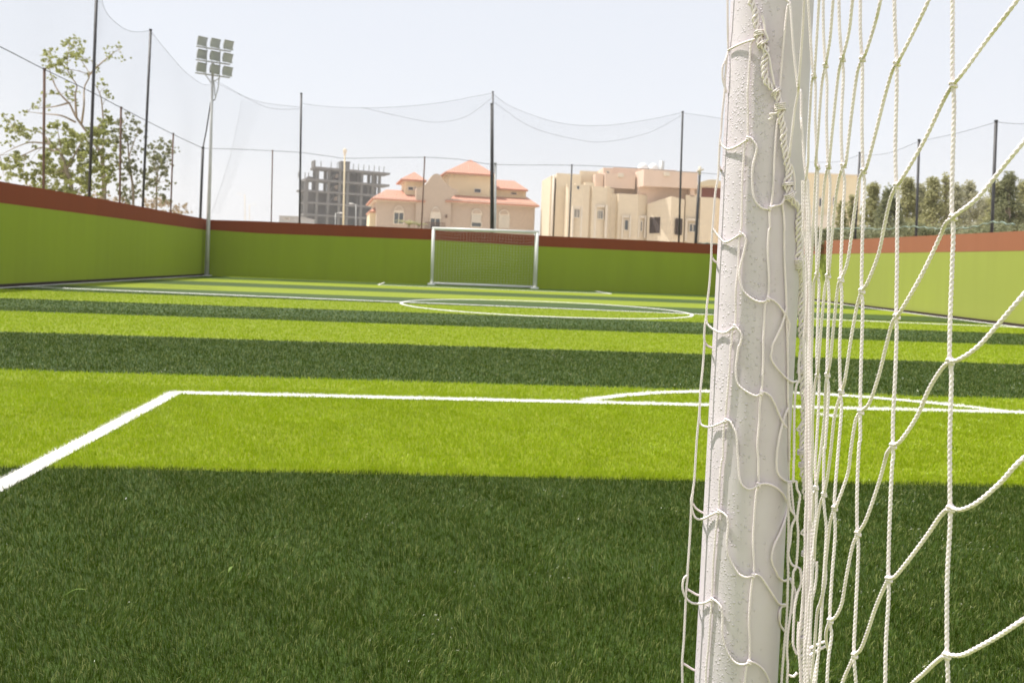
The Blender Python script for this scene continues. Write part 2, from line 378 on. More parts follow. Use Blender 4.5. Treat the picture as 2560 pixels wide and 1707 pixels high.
# ------------------------------------------------------------------ artificial grass blades
def scatter(y0, y1, dens, ext=.72):
    mg = 1.25 if y1 < 4 else .6; W = y1 * ext + mg + .1; n = int((y1 - y0) * 2 * W * dens)
    y = rng.uniform(y0, y1, n); x = rng.uniform(-W, W, n)
    k = np.abs(x - y * math.tan(YAW)) < y * ext + mg
    return np.stack([x[k], y[k]], 1)
def blades(P, hmin, hmax, w, bias=.25):
    n = len(P); h = rng.uniform(hmin, hmax, n); th = rng.uniform(0, 2 * math.pi, n)
    X, Y = P[:, 0], P[:, 1]; fa = 2.5 * np.sin(X * 3.1 + 1.3 * np.sin(Y * 4.3)) + 2.0 * np.sin(Y * 5.7 + 1.7 * np.sin(X * 6.1)) + 1.2 * np.sin(X * 17 + Y * 13)   # the pile lies in changing directions
    fm = .20 + .16 * np.sin(X * 8.3 + 2 * np.sin(Y * 7.1)); h = h * (1 + .12 * np.sin(X * 11 + Y * 9 + 2 * np.sin(X * 5)))
    lx = np.cos(th) * rng.uniform(.1, .75, n) * h + np.cos(fa) * fm * h; ly = np.sin(th) * rng.uniform(.1, .75, n) * h + np.sin(fa) * fm * h - bias * h * .5
    wd = rng.uniform(.75, 1.25, n) * w; ta = th + rng.uniform(.6, 2.5, n); ex, ey = np.cos(ta) * wd / 2, np.sin(ta) * wd / 2
    z0 = np.zeros(n) - .001
    v = np.empty((n, 5, 3))
    v[:, 0] = np.stack([P[:, 0] - ex, P[:, 1] - ey, z0], 1); v[:, 1] = np.stack([P[:, 0] + ex, P[:, 1] + ey, z0], 1)
    mx, my = P[:, 0] + lx * .35, P[:, 1] + ly * .35
    v[:, 2] = np.stack([mx + ex * .9, my + ey * .9, h * .62], 1); v[:, 3] = np.stack([mx - ex * .9, my - ey * .9, h * .62], 1)
    v[:, 4] = np.stack([P[:, 0] + lx, P[:, 1] + ly, h * rng.uniform(.8, 1.0, n)], 1)
    i = np.arange(n)[:, None] * 5
    return v.reshape(-1, 3), i + np.array([[0, 1, 2, 3]]), i + np.array([[3, 2, 4]]), np.repeat(rng.uniform(0, 1, n), 5)
zones = [(.95, 2.3, 46000, .013, .024, .0013), (2.3, 3.6, 30000, .013, .023, .0016), (3.6, 5.6, 14000, .014, .023, .0024), (5.6, 8.5, 5200, .015, .024, .0036), (8.5, 12.0, 2000, .013, .020, .0060), (12.0, 17.0, 700, .011, .016, .011)]
VV, QQ, TT, AA, MQ = [], [], [], [], []; WV = {}
nv = 0
for (y0, y1, dn, h0_, h1_, w_) in zones:
    P = scatter(y0, y1, dn)
    cl = rng.uniform(0, 1, len(P))                              # a little clumping
    used = np.zeros(len(P), bool)
    jit = P + rng.normal(0, .006, P.shape)
    for k, (nm, poly) in enumerate(SEGS):
        m = seg_mask(jit, poly, HW) & ~used
        if m.any(): WV.setdefault(k, []).append((P[m], h0_, h1_, w_))
        used |= m
    Pn = P[~used]; v, q, t, a = blades(Pn, h0_, h1_, w_)
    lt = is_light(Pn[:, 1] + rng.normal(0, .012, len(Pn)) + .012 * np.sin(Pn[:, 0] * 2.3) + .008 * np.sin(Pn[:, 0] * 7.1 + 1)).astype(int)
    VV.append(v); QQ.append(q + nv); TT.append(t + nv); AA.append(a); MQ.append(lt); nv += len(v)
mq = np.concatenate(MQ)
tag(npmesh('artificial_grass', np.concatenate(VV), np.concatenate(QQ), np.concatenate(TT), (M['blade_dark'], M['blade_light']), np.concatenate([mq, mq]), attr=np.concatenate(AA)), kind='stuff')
for k, (nm, poly) in enumerate(SEGS):
    v, q = line_strip(poly, HW if k < 4 else (.014 if k == 6 else .026), .004 + .0005 * k, .003 if k < 4 else .006); vs, qs, ts, at = [v], [q], [], [np.full(len(v), .5)]; n0 = len(v); mi = [0] * len(q)
    for P, h0_, h1_, w_ in WV.get(k, []):
        bv, bq, bt, ba = blades(P, h0_, h1_, w_); vs.append(bv); qs.append(bq + n0); ts.append(bt + n0); at.append(ba); n0 += len(bv); mi += [1] * len(bq)
    nt = sum(len(t) for t in ts)
    tag(npmesh(nm, np.concatenate(vs), np.concatenate(qs), np.concatenate(ts) if ts else None, (M['line'], M['blade_white']), np.array(mi + [1] * nt), attr=np.concatenate(at)), kind='structure')
# small litter on the near stripe
for (x, y, dx, dy, ln, mt, lb) in ((189, 1480, 1, .1, .05, 'leaf_fallen', 'thin green fallen leaf lying flat on the near turf at left'), (576, 1423, .1, 1, .03, 'leaf_fallen', 'small upright green leaf sliver stuck in the dark near turf'),
                                   (315, 1246, .1, 1, .012, 'line', 'tiny white paper scrap on the dark turf near the white line'), (2193, 1260, 1, .5, .014, 'netgreen', 'tiny turquoise plastic scrap on dark turf seen through the near net')):
    p = G(x, y, .03); mb = MB(); t = Vector((dx, dy, .25)).normalized(); e = t.cross(Vector((0, .3, 1))).normalized()
    pts = [p + t * (ln * (s - .5)) + Vector((0, 0, .15 * ln * math.sin(math.pi * s))) for s in np.linspace(0, 1, 7)]; w = [ln * .13 * math.sin(math.pi * min(.97, max(.06, s))) for s in np.linspace(0, 1, 7)]
    vs = []
    for q, ww in zip(pts, w): vs += [q - e * ww, q + Vector((0, 0, .001)), q + e * ww]
    mb.add(vs, [(3 * i + a, 3 * i + a + 1, 3 * i + 4 + a, 3 * i + 3 + a) for i in range(6) for a in (0, 1)])
    tag(mb.build('litter_scrap' if mt != 'leaf_fallen' else 'fallen_leaf', M[mt]), lb, 'leaf' if mt == 'leaf_fallen' else 'litter')
# ------------------------------------------------------------------ posts and ball-stop netting round the pitch
OFF = .35
def back(o, n): return o + n * OFF
def wpt(side, x, y):                                            # photo point -> point in the netting plane behind that wall
    o, d, n = side; return onplane(x, y, back(o, n), n)
FARS, LEFTS, RIGHTS = (cL, dFar, nFar), (cL, dL, nL), (cR, dR, nR)
def net_post(side, bot, top, r, m, label, cat='post', group=None, name='net_post'):
    b, t = wpt(side, *bot), wpt(side, *top); g = t + (b - t) * (t.z + .03) / (t.z - b.z)
    o = empty(name, g, label, cat, group)
    mb = MB(); mb.tube([g, t], r, 10); mb.build('pole', m, o, True)
    mb = MB(); mb.tube([t, t + Vector((0, 0, .03))], r * 1.25, 10); mb.build('cap', m, o)
    return t
GL, GF, GR = 'posts along the left wall', 'posts along the far wall', 'posts along the right wall'
P = {}
P['l1'] = net_post(LEFTS, V(205, 452), V(224, -70), .038, M['black'], 'tallest black post by the left wall, running out of the top of the picture', group=GL)
P['l2'] = net_post(LEFTS, V(328, 473), V(346, 70), .037, M['black'], 'tall black net post rising above the left wall, second from its far corner', group=GL)
P['s1'] = net_post(LEFTS, V(100, 432), V(102, 160), .029, M['rust'], 'rusty short net post standing before the bushy tree at the far left', group=GL)
P['s2'] = net_post(LEFTS, V(275, 466), V(278, 248), .028, M['rust'], 'rusty short net post between the two tall black posts at left', group=GL)
P['s3'] = net_post(LEFTS, V(392, 488), V(398, 308), .026, M['rust'], 'thin rusty net post over the left wall, nearest the far corner', group=GL)
P['co'] = net_post(FARS, V(460, 503), V(466, 340), .048, M['black'], 'black corner post just left of the floodlight mast', group=GF)
P['f1'] = net_post(FARS, V(623, 508), V(626, 347), .022, M['rust'], 'short thin post between the floodlight mast and the unfinished concrete building', group=GF)
P['t1'] = net_post(FARS, V(688, 511), V(692, 216), .037, M['black'], 'tall black post at the left edge of the unfinished concrete building', group=GF)
P['f2'] = net_post(FARS, V(968, 525), V(975.5, 362), .025, M['rust'], 'short rusty post before the curved gable of the red roofed house', group=GF)
P['t2'] = net_post(FARS, V(1132.5, 533), V(1132, 212), .030, M['black'], 'tallest thin black post in the cluster before the red roofed house', group=GF)
P['t2b'] = net_post(FARS, V(1128, 533), V(1129, 240), .040, M['black'], 'thick black pipe post in the cluster before the red roofed house', group=GF)
P['t2c'] = net_post(FARS, V(1137, 533), V(1138, 376), .044, M['galv'], 'short thick grey post in the cluster before the red roofed house', group=GF)
P['f3'] = net_post(FARS, V(1307, 541), V(1313.5, 380), .026, M['black'], 'short black post before the left towers of the beige villa', group=GF)
P['t3'] = net_post(FARS, V(1559, 557), V(1568, 258), .037, M['black'], 'tall dark post before the right half of the beige villa', group=GF)
P['r1'] = net_post(RIGHTS, V(1964, 550), V(1975, 352), .033, M['black'], 'shortest looking dark post over the sunlit wall, beside the pale building', group=GR)
P['r2'] = net_post(RIGHTS, V(2104, 545), V(2111, 323), .033, M['black'], 'dark post over the sunlit wall, middle one of the three', group=GR)
P['r3'] = net_post(RIGHTS, V(2278, 535), V(2288, 279.5), .034, M['black'], 'dark post over the sunlit wall nearest to the right edge', group=GR)
def curve3(pts, n=14):
    pts = [Vector(p) for p in pts]; Q = [pts[0] * 2 - pts[1]] + pts + [pts[-1] * 2 - pts[-2]]; out = []
    for i in range(1, len(Q) - 2):
        p0, p1, p2, p3 = Q[i - 1:i + 3]
        for t in np.linspace(0, 1, n, endpoint=False):
            t = float(t); out.append(.5 * ((2 * p1) + (p2 - p0) * t + (2 * p0 - 5 * p1 + 4 * p2 - p3) * t * t + (3 * p1 - p0 - 3 * p2 + p3) * t ** 3))
    return out + [pts[-1]]
def rope_pts(side, bays):                                       # bays: lists of photo points, each a smooth sag between two posts
    out = []
    for b in bays: out += curve3([wpt(side, *V(x, y)) for x, y in b])
    return out
def netting(side, topbays, floor, label, midbays=(), cell=.055, w=.0017, rrope=.005, rmid=.008, s_rng=None):
    o_, d, n = side; root = empty('ball_stop_netting', back(o_, n), label, 'netting')
    tops = [rope_pts(side, [b]) for b in topbays]
    S = [(p - back(o_, n)).dot(d) for t in tops for p in t]; Z = [p.z for t in tops for p in t]
    od = np.argsort(S); S = np.array(S)[od]; Z = np.array(Z)[od]
    s0, s1 = (S[0], S[-1]) if s_rng is None else s_rng
    ns = int((s1 - s0) / cell); mb = MB(); sv = np.linspace(s0, s1, ns + 1)
    def at(s, f):                                               # f = 0 at the foot of the net, 1 at its top rope
        z0, z1 = floor(s), float(np.interp(s, S, Z)); z = z0 + (z1 - z0) * f
        belly = .10 * math.sin(math.pi * f) * math.sin(s * 1.3 + 1)
        return back(o_, n) + d * (s + .05 * math.sin(f * 5 + s)) + n * belly + Vector((0, 0, z - back(o_, n).z))
    nz = int((Z.max() - floor(s0)) / cell); V_, Q_ = [], []
    def strip(ps):
        k = len(V_)
        for i, p in enumerate(ps):
            q = ps[min(i + 1, len(ps) - 1)] - ps[max(i - 1, 0)]; e = q.cross(n).normalized() * (w / 2)
            V_.extend([p - e + n * w * .3, p + e + n * w * .3, p - n * w * .6])
        for i in range(len(ps) - 1):
            a = k + 3 * i
            for u, v in ((0, 1), (1, 2), (2, 0)): Q_.append((a + u, a + v, a + 3 + v, a + 3 + u))
    for s in sv: strip([at(float(s), f) for f in np.linspace(0, 1, 9)])
    for j in range(1, nz): strip([at(float(s), j / nz) for s in np.linspace(s0, s1, max(8, ns // 3))])
    npmesh('netting_mesh', np.array([tuple(p) for p in V_]), np.array(Q_), None, (M['net'],), parent=root)
    for t in tops:
        mb = MB(); mb.tube(t, rrope, 5); mb.build('top_rope', M['cable'], root)
    for k, b in enumerate(midbays):
        mb = MB(); mb.tube(rope_pts(side, [b]), rmid if k == 0 else .0045, 5); mb.build('mid_rope', M['cable'], root)
    return root
zc = cL.z
netting(FARS, [[(484, 180), (520, 203), (595, 234), (692, 247)], [(692, 238), (760, 246), (870, 248), (1000, 238), (1132, 214)], [(1132, 216), (1180, 248), (1280, 282), (1380, 289), (1480, 277), (1567, 259)],
               [(1567, 260), (1640, 270), (1740, 290), (1830, 330)]], topF, 'fine black ball stop netting hung above the far wall',
        [[(466, 341), (540, 343), (626, 347), (692, 351), (760, 360), (792, 364), (870, 363), (975, 362), (1060, 367), (1137, 378), (1313, 380), (1450, 386), (1600, 397), (1700, 404)],
         [(500, 188), (595, 240), (640, 251), (692, 251)], [(830, 247), (920, 268), (1000, 281), (1070, 268), (1132, 224)], [(1134, 235), (1220, 292), (1330, 322), (1400, 325), (1490, 305), (1566, 266)]])
netting(LEFTS, [[(-160, -150), (0, -120), (120, -85), (224, -70)], [(224, -60), (240, 20), (275, 60), (310, 74), (346, 71)], [(346, 72), (385, 120), (425, 165), (462, 192), (480, 196)]], topL,
        'fine black ball stop netting hung above the left wall', [[(-150, 40), (0, 108), (102, 160), (212, 213), (278, 248), (398, 309), (464, 340)]], rmid=.010, w=.0010)
netting(RIGHTS, [[(1840, 372), (1920, 372), (1975, 356)], [(1975, 358), (2040, 352), (2111, 325)], [(2111, 325), (2200, 306), (2288, 281)], [(2288, 281), (2360, 284), (2500, 262)]], topR,
        'fine netting hung above the sunlit right wall', cell=.06, w=.0006, rrope=.005)
# loose fold of the corner netting, hanging beside the floodlight mast
fo = empty('netting_fold', back(cL, nFar) + dFar * .3, 'loose hanging fold of fine netting just right of the floodlight mast', 'netting')
V_, Q_ = [], []
A3, B3, C3 = wpt(FARS, *V(487, 490)), wpt(FARS, *V(556, 232)), wpt(FARS, *V(604, 240)); D3 = wpt(FARS, *V(510, 492))
def fstrip(ps, w=.0009):
    k = len(V_)
    for i, p in enumerate(ps):
        q = ps[min(i + 1, len(ps) - 1)] - ps[max(i - 1, 0)]; e_ = q.cross(nFar).normalized() * (w / 2); V_.extend([p - e_, p + e_, p - nFar * w * .7])
    for i in range(len(ps) - 1):
        a = k + 3 * i
        for u, v in ((0, 1), (1, 2), (2, 0)): Q_.append((a + u, a + v, a + 3 + v, a + 3 + u))
fp = lambda s, t: (A3 * (1 - t) + B3 * t) * (1 - s) + (D3 * (1 - t) + C3 * t) * s - nFar * (.08 + .05 * math.sin(s * 9)) + dFar * (.12 * math.sin(math.pi * t) * (1 - s))
for s in np.linspace(0, 1, 26) ** 1.6: fstrip([fp(float(s), float(t)) for t in np.linspace(0, 1, 12)])
for t in np.linspace(.02, 1, 70): fstrip([fp(float(s), float(t)) for s in np.linspace(0, 1, 6)])
npmesh('netting_mesh', np.array([tuple(p) for p in V_]), np.array(Q_), None, (M['net'],), parent=fo)
def swag(side, pts, r, label):
    mb = MB(); c = curve3([wpt(side, *V(x, y)) - side[2] * (OFF - .08) for x, y in pts], 8)
    c = [p + Vector((0, 0, .02 * math.sin(i * 1.7))) for i, p in enumerate(c)]
    rr = [r * (.75 + .4 * abs(math.sin(i * .9))) for i in range(len(c))]
    mb.tube(c, rr, 6); tag(mb.build('bundled_netting', M['netgreen'], smooth=True), label, 'netting')
swag(RIGHTS, [(1900, 530), (1940, 527), (1990, 526), (2060, 527), (2110, 522), (2160, 525), (2200, 528), (2260, 523), (2310, 512), (2360, 518)], .018, 'pale green netting rolled up along the top of the sunlit wall')
swag(FARS, [(1495, 556), (1520, 561), (1545, 558), (1575, 564), (1610, 560), (1650, 563)], .035, 'pale crumpled netting lying on the far wall before the villa')

# ------------------------------------------------------------------ floodlight mast in the far left corner
Z5 = lambda u, v: (470 + u / 8.254, 70 + v / 8.254)
base = G(*V(474.5, 633.6)); dm = (base - CAM).dot(_F)
ml = empty('floodlight_mast', base, 'pale steel mast with nine grey floodlights in the far left corner', 'floodlight')
q = lambda u, v, dd=0: D(*Z5(u, v), dm + dd)
topm = q(515, 712)
mb = MB(); pm = D(*V(482, 400), dm); mb.tube([base - Vector((0, 0, .02)), base + (pm - base) * .5, pm, topm], [.082, .07, .058, .04], 12); mb.build('mast', M['galv'], ml, True)
mb = MB(); mb.tube([base, base + Vector((0, 0, .03))], .19, 12); mb.build('base_plate', M['galv'], ml)
for a, b in (((175, 385), (882, 492)), ((165, 660), (866, 760)), ((152, 930), (860, 1030))):
    mb = MB(); mb.bar(q(*a), q(*b), .045); mb.build('crossbar', M['lampgrey'], ml)
for pts in ([(388, 425), (365, 978), (492, 1150)], [(662, 470), (645, 1010), (622, 1240), (552, 1490)], [(655, 1035), (545, 1100)], [(530, 1080), (552, 1300), (556, 1400)]):
    mb = MB(); mb.tube([q(*p, .05) for p in pts], .02, 6); mb.build('strut', M['lampgrey'], ml)
tgt = Vector((2, 14, 0))
proto = None
for (u, v) in ((287, 268), (557, 308), (828, 346), (280, 537), (548, 572), (812, 612), (268, 806), (548, 846), (808, 888)):
    c = q(u, v, -.12); f = (tgt - c).normalized(); f = (f * .5 + Vector((.62, -.55, -.30)).normalized() * .6).normalized(); r_ = f.cross(Vector((0, 0, 1))).normalized(); u_ = r_.cross(f)
    ax = (r_, f, u_); w, h = .345, .30
    mb = MB(); ring = lambda k, sw, sh: [c + f * k + r_ * (i * sw / 2) + u_ * (j * sh / 2) for i, j in ((-1, -1), (1, -1), (1, 1), (-1, 1))]
    A_, B_ = ring(-.16, w * .62, h * .55), ring(.05, w, h); mb.hexa(A_ + B_); mb.hexa([c + f * .05 + r_ * (i * w * .53) + u_ * (h * j) for i, j in ((-1, -.55), (1, -.55), (1, -.35), (-1, -.35))] + [c + f * .085 + r_ * (i * w * .53) + u_ * (h * j) for i, j in ((-1, -.55), (1, -.55), (1, -.35), (-1, -.35))])
    mb.bar(c + u_ * (h * .5) - f * .0, c + u_ * (h * .5) + f * .09, w * 1.02, .012, u_)
    lamp = mb.build('floodlight', M['lampgrey'], ml, bevel=.006)
    mb = MB(); mb.box(c + f * .054, (w * .88, .006, h * .84), ax); mb.build('lens', M['glass'], lamp)
    mb = MB(); mb.tube([c + r_ * (-w * .42) - u_ * .03, c + r_ * (-w * .3) - Vector((0, 0, .225)), c + r_ * (w * .3) - Vector((0, 0, .225)), c + r_ * (w * .42) - u_ * .03], .009, 5)
    mb.build('bracket', M['lampgrey'], lamp)
cw = wpt(FARS, *V(466, 341)); mb = MB(); mb.tube([cw, D(*V(474, 300), dm + .3), D(*V(484, 235), dm + .3), D(*Z5(556, 1480), dm + .06)], .022, 6)
tag(mb.build('stay_cable', M['cable'], smooth=True), 'dark bent stay between the corner post top and the floodlight mast', 'cable')

# ------------------------------------------------------------------ distant goal
Z6 = lambda u, v: (1040 + u / 6.918, 550 + v / 6.918)
gd = 28.85
gl, gr = G(*Z6(275, 1098)), G(*Z6(2062, 1172)); gl = D(*Z6(275, 1098), gd); gr = D(*Z6(2062, 1172), gd + .3); gl.z = gr.z = 0
tl, tr = D(*Z6(303, 150), gd), D(*Z6(2098, 212), gd + .3)
goal = empty('football_goal', gl, 'white distant goal standing against the far green wall', 'goal', 'pair of football goals')
gx = (gr - gl).normalized(); gy = Vector((-gx.y, gx.x, 0))
H = (tl.z + tr.z) / 2
for b, t in ((gl, tl), (gr, tr)):
    mb = MB(); mb.tube([b - Vector((0, 0, .02)), Vector((t.x, t.y, t.z))], .055, 14); pst = mb.build('goal_post', M['goalwhite'], goal, True)
    mb = MB(); mb.box(b + Vector((0, 0, .03)) - gx * .02, (.26, .2, .07), (gx, gy, Vector((0, 0, 1)))); mb.build('foot', M['goalwhite'], pst, bevel=.01)
mb = MB(); mb.tube([tl - gx * .05, tr + gx * .05], .055, 14); mb.build('crossbar', M['goalwhite'], goal, True)
bk = .62
mb = MB(); mb.tube([gl + gy * bk + Vector((0, 0, .05)), gr + gy * bk + Vector((0, 0, .05))], .045, 10); mb.build('ground_bar', M['goalwhite'], goal, True)
for b in (gl, gr):
    mb = MB(); mb.tube([b + Vector((0, 0, .05)), b + gy * bk + Vector((0, 0, .05))], .04, 10); mb.build('side_bar', M['goalwhite'], goal, True)
for t, sg_ in ((tl, -1), (tr, 1)):                              # top stanchion and back upright
    mb = MB(); mb.tube([t, t + gy * bk * .75, t + gy * bk * .9 - Vector((0, 0, .25)), Vector((t.x, t.y, .05)) + gy * bk], .022, 8); mb.build('stanchion', M['goalwhite'], goal, True)
V_, Q_ = [], []
def thread(ps, w=.0019):
    k = len(V_)
    for i, p in enumerate(ps):
        t = (ps[min(i + 1, len(ps) - 1)] - ps[max(i - 1, 0)]).normalized(); e1_ = t.cross(Vector((.3, .9, .2))).normalized() * w; e2_ = t.cross(e1_).normalized() * w
        V_.extend([p + e1_, p - e1_ * .5 + e2_ * .87, p - e1_ * .5 - e2_ * .87])
    for i in range(len(ps) - 1):
        a = k + 3 * i
        for u, v in ((0, 1), (1, 2), (2, 0)): Q_.append((a + u, a + v, a + 3 + v, a + 3 + u))
def gnet(s, f):                                                 # s across the goal, f from crossbar back and down to the ground
    top = tl + (tr - tl) * s; bot = gl + (gr - gl) * s + gy * bk
    sag = .05 * math.sin(s * 9) * math.sin(math.pi * f) + .07 * math.sin(math.pi * s) * math.sin(math.pi * f)
    if f < .2: p = top + gy * (bk * .8 * f / .2) - Vector((0, 0, .04 * f / .2))
    else:
        g = (f - .2) / .8; p = (top + gy * bk * .8 - Vector((0, 0, .04))) * (1 - g) + (bot + Vector((0, 0, .06))) * g
    return p + Vector((0, 0, -sag)) + gy * sag * .5 * (1 if f > .2 else 0)
for s in np.linspace(0, 1, 35): thread([gnet(float(s), float(f)) for f in np.linspace(0, 1, 22)])
for f in np.linspace(.02, 1, 24): thread([gnet(float(s), float(f)) for s in np.linspace(0, 1, 40)])
for b, t in ((gl, tl), (gr, tr)):
    for k in np.linspace(.15, 1, 6): thread([b * (1 - h) + t * h + gy * (bk * float(k) * (1 - .2 * h)) for h in np.linspace(.02, .98, 10)])
    for h in np.linspace(.05, .95, 17): thread([b * (1 - h) + t * h, b * (1 - h) + t * h + gy * (bk * (1 - .2 * h))])
npmesh('net', np.array([tuple(p) for p in V_]), np.array(Q_), None, (M['goalwhite'],), parent=goal)
# ------------------------------------------------------------------ near goal: post, crossbar and the rope net traced strand by strand
def PN(k, u, v): return (1680 + u * 460 / 2352, (0, 285, 570, 855, 1140, 1407)[k - 1] + v * 460 / 2352)
def AB(k, u, v): return (1660 + u / 2.6133, {'A': 0, 'B': 560, 'C': 1107}[k] + v / 2.6133)
def expand(spec):                                               # 'A:1 2,3 4;B:5 6' -> photo points
    out = []
    for part in spec.split(';'):
        k, body = part.strip().split(':')
        for t in body.split(','):
            u, v = map(float, t.split()); out.append(PN(int(k), u, v) if k.isdigit() else AB(k, u, v))
    return out
PD, PRAD = 1.150, .0555
pt_, pb_ = D(1929.5, 0, PD), D(1838.5, 1707, PD)
pdir = (pt_ - pb_).normalized(); pfoot = pb_ + pdir * ((0 - pb_.z) / pdir.z); ptop = pb_ + pdir * ((2.06 - pb_.z) / pdir.z)
ngoal = empty('football_goal', pfoot, 'white goal in the foreground with a gritty post and cream rope net', 'goal', 'pair of football goals')
mb = MB(); n = 72; rings = [pfoot + (ptop - pfoot) * float(t) for t in np.linspace(0, 1, 60)]
mb.tube(rings, PRAD, n); pobj = mb.build('goal_post', M['post'], ngoal, True)
g2 = pfoot + Vector((3.74, 0, 0)); mb = MB(); mb.tube([g2, g2 + Vector((0, 0, 2.06))], PRAD, 32); mb.build('goal_post', M['post'], ngoal, True)
mb = MB(); mb.tube([ptop - Vector((PRAD, 0, 0)), ptop + Vector((3.74 + PRAD, 0, 0))], PRAD, 32); mb.build('crossbar', M['post'], ngoal, True)
def front(x, y):                                                # depth at which the photo ray meets the post, None if it misses
    r = ray(x, y); o = CAM - pb_; a = r - pdir * r.dot(pdir); b = o - pdir * o.dot(pdir)
    A_, B_, C_ = a.dot(a), 2 * a.dot(b), b.dot(b) - PRAD ** 2; q = B_ * B_ - 4 * A_ * C_
    return (-B_ - math.sqrt(q)) / (2 * A_) if q > 0 else None
def path(spec, depth, lift=.004):
    P2 = expand(spec); out = []
    if isinstance(depth, (int, float)): dd = [depth] * len(P2)
    elif depth == 'F':
        dd = []
        for x, y in P2:
            t = front(x, y); dd.append(t - lift if t else PD - .006)
        dd = [min(dd[i], PD) for i in range(len(dd))]
    else: dd = list(np.interp(np.linspace(0, 1, len(P2)), np.linspace(0, 1, len(depth)), depth))
    return [D(x, y, d) for (x, y), d in zip(P2, dd)]
def resample(pts, ds):
    c = curve3(pts, 10); L = np.cumsum([0] + [(b - a).length for a, b in zip(c[:-1], c[1:])]); C = np.array([tuple(p) for p in c])
    s = np.linspace(0, L[-1], max(4, int(L[-1] / ds))); return np.stack([np.interp(s, L, C[:, i]) for i in range(3)], 1), s
RV, RQ, RN = [], [], [0]
def rope(pts, r=.00175, lobes=2, pitch=.0092, deep=.42, ds=.0011, nsec=12, sink=None):
    C, s = resample(pts, ds); T = np.gradient(C, axis=0); T /= np.linalg.norm(T, axis=1)[:, None] + 1e-12
    e = np.cross(T[0], [.3, 1, .2]); e /= np.linalg.norm(e); E = np.empty_like(C)
    for i in range(len(C)):
        e = e - T[i] * e.dot(T[i]); e /= np.linalg.norm(e); E[i] = e
    Fv = np.cross(T, E); ph = np.linspace(0, 2 * math.pi, nsec, endpoint=False)
    rr = r * (1.08 - deep * (1 - np.abs(np.cos(lobes / 2 * (ph[None, :] - 2 * math.pi * s[:, None] / pitch)))))
    v = C[:, None, :] + rr[:, :, None] * (E[:, None, :] * np.cos(ph)[None, :, None] + Fv[:, None, :] * np.sin(ph)[None, :, None])
    m = len(C); i, k = np.meshgrid(np.arange(m - 1), np.arange(nsec), indexing='ij'); k2 = (k + 1) % nsec
    q = np.stack([i * nsec + k, i * nsec + k2, (i + 1) * nsec + k2, (i + 1) * nsec + k], -1).reshape(-1, 4)
    tgt_ = sink if sink is not None else (RV, RQ, RN)
    tgt_[0].append(v.reshape(-1, 3)); tgt_[1].append(q + tgt_[2][0]); tgt_[2][0] += m * nsec
def knot(p, ax, r=.0031):                                       # a little twisted lump where two cords cross
    ax = Vector(ax).normalized(); e1_ = ax.cross(Vector((.2, 1, .1))).normalized(); e2_ = ax.cross(e1_)
    for s in (-1, 1):
        rope([p + (e1_ * math.cos(t) + e2_ * math.sin(t)) * r * .62 + ax * (s * .0013 + .0012 * math.sin(t * 2)) for t in np.linspace(0, 5.6, 8)], .0015, 3, .012, .25, .0011, 8)
# right-hand side net: columns that step toward the camera, then the cross cords
cols = [(.672, 'A:1880 -250,1885 0,1885 250,1885 530,1888 555,1895 700,1885 1100,1880 1370,1888 1420;B:1889 120,1885 200,1882 300,1870 600,1865 850,1868 895,1878 1000,1868 1350;C:1867 100,1868 380,1870 425,1868 550,1850 900,1848 1340,1845 1383,1852 1450,1856 1620,1850 1900'),
        (.757, 'A:1503 -200,1505 0,1510 200,1520 400,1520 600,1515 800,1512 1000,1518 1200,1528 1300,1524 1463;B:1522 300,1517 590,1520 700,1510 1000,1497 1250,1495 1440,1497 1520;C:1490 150,1478 400,1468 700,1465 870,1468 1000,1450 1300,1445 1568,1440 1800'),
        (.835, 'A:1283 -200,1283 0,1283 200,1293 375,1297 500,1293 800,1300 1100,1310 1200,1302 1420;B:1296 100,1293 250,1290 430,1298 560,1285 1000,1282 1210,1282 1400;C:1274 20,1262 300,1262 580,1270 700,1252 1100,1240 1370,1253 1568,1250 1800'),
        (.885, 'A:1143 -200,1143 0,1148 200,1163 385,1172 500,1158 800,1165 1070,1180 1200,1166 1420;B:1164 50,1158 200,1155 360,1162 500,1148 800,1152 1090,1160 1200,1140 1460;C:1135 90,1118 300,1112 420,1118 600,1095 900,1083 1150,1095 1250,1075 1400,1065 1568,1060 1800'),
        (.945, 'A:1040 -200,1040 0,1042 200,1053 420,1065 550,1062 800,1072 1080,1085 1200,1075 1420;B:1074 30,1070 200,1070 330,1078 500,1068 800,1065 980,1075 1100,1053 1450;C:1046 40,1042 330,1050 450,1060 600,1035 1000,1020 1250,990 1568,980 1800'),
        (1.0, '1:1735 -300,1740 0,1760 300,1790 800,1815 975,1835 1100,1830 1500;2:1840 300,1850 600,1860 680,1865 800,1850 1200,1842 1480;3:1845 200,1850 560,1855 600,1880 720,1870 1000,1855 1450;4:1850 100,1855 380,1860 430,1880 520,1870 900,1840 1400;5:1830 100,1830 250,1840 400,1850 500,1830 1000,1790 1300;6:1790 100,1790 400,1770 800,1740 1200,1740 1534,1735 1800'),
        (1.045, '1:1440 -120,1470 0,1510 60,1530 300,1560 700,1600 1050,1615 1130,1650 1200,1650 1480;2:1655 100,1670 300,1690 600,1715 800,1740 900,1735 1200,1735 1480;3:1738 120,1740 300,1755 560,1765 640,1770 800,1765 1200,1760 1480;4:1760 80,1755 400,1755 900,1760 1480;5:1756 80,1755 400,1750 800,1735 1300;6:1725 100,1720 500,1700 900,1690 1300,1690 1700')]
def down(pts): p = pts[-1]; return pts + [p - pdir * ((p.z - z) / pdir.z) for z in np.linspace(p.z - .08, .03, 3)]
def upto(pts): p = pts[0]; return [p + pdir * ((z - p.z) / pdir.z) for z in np.linspace(2.0, p.z + .1, 4)] + pts
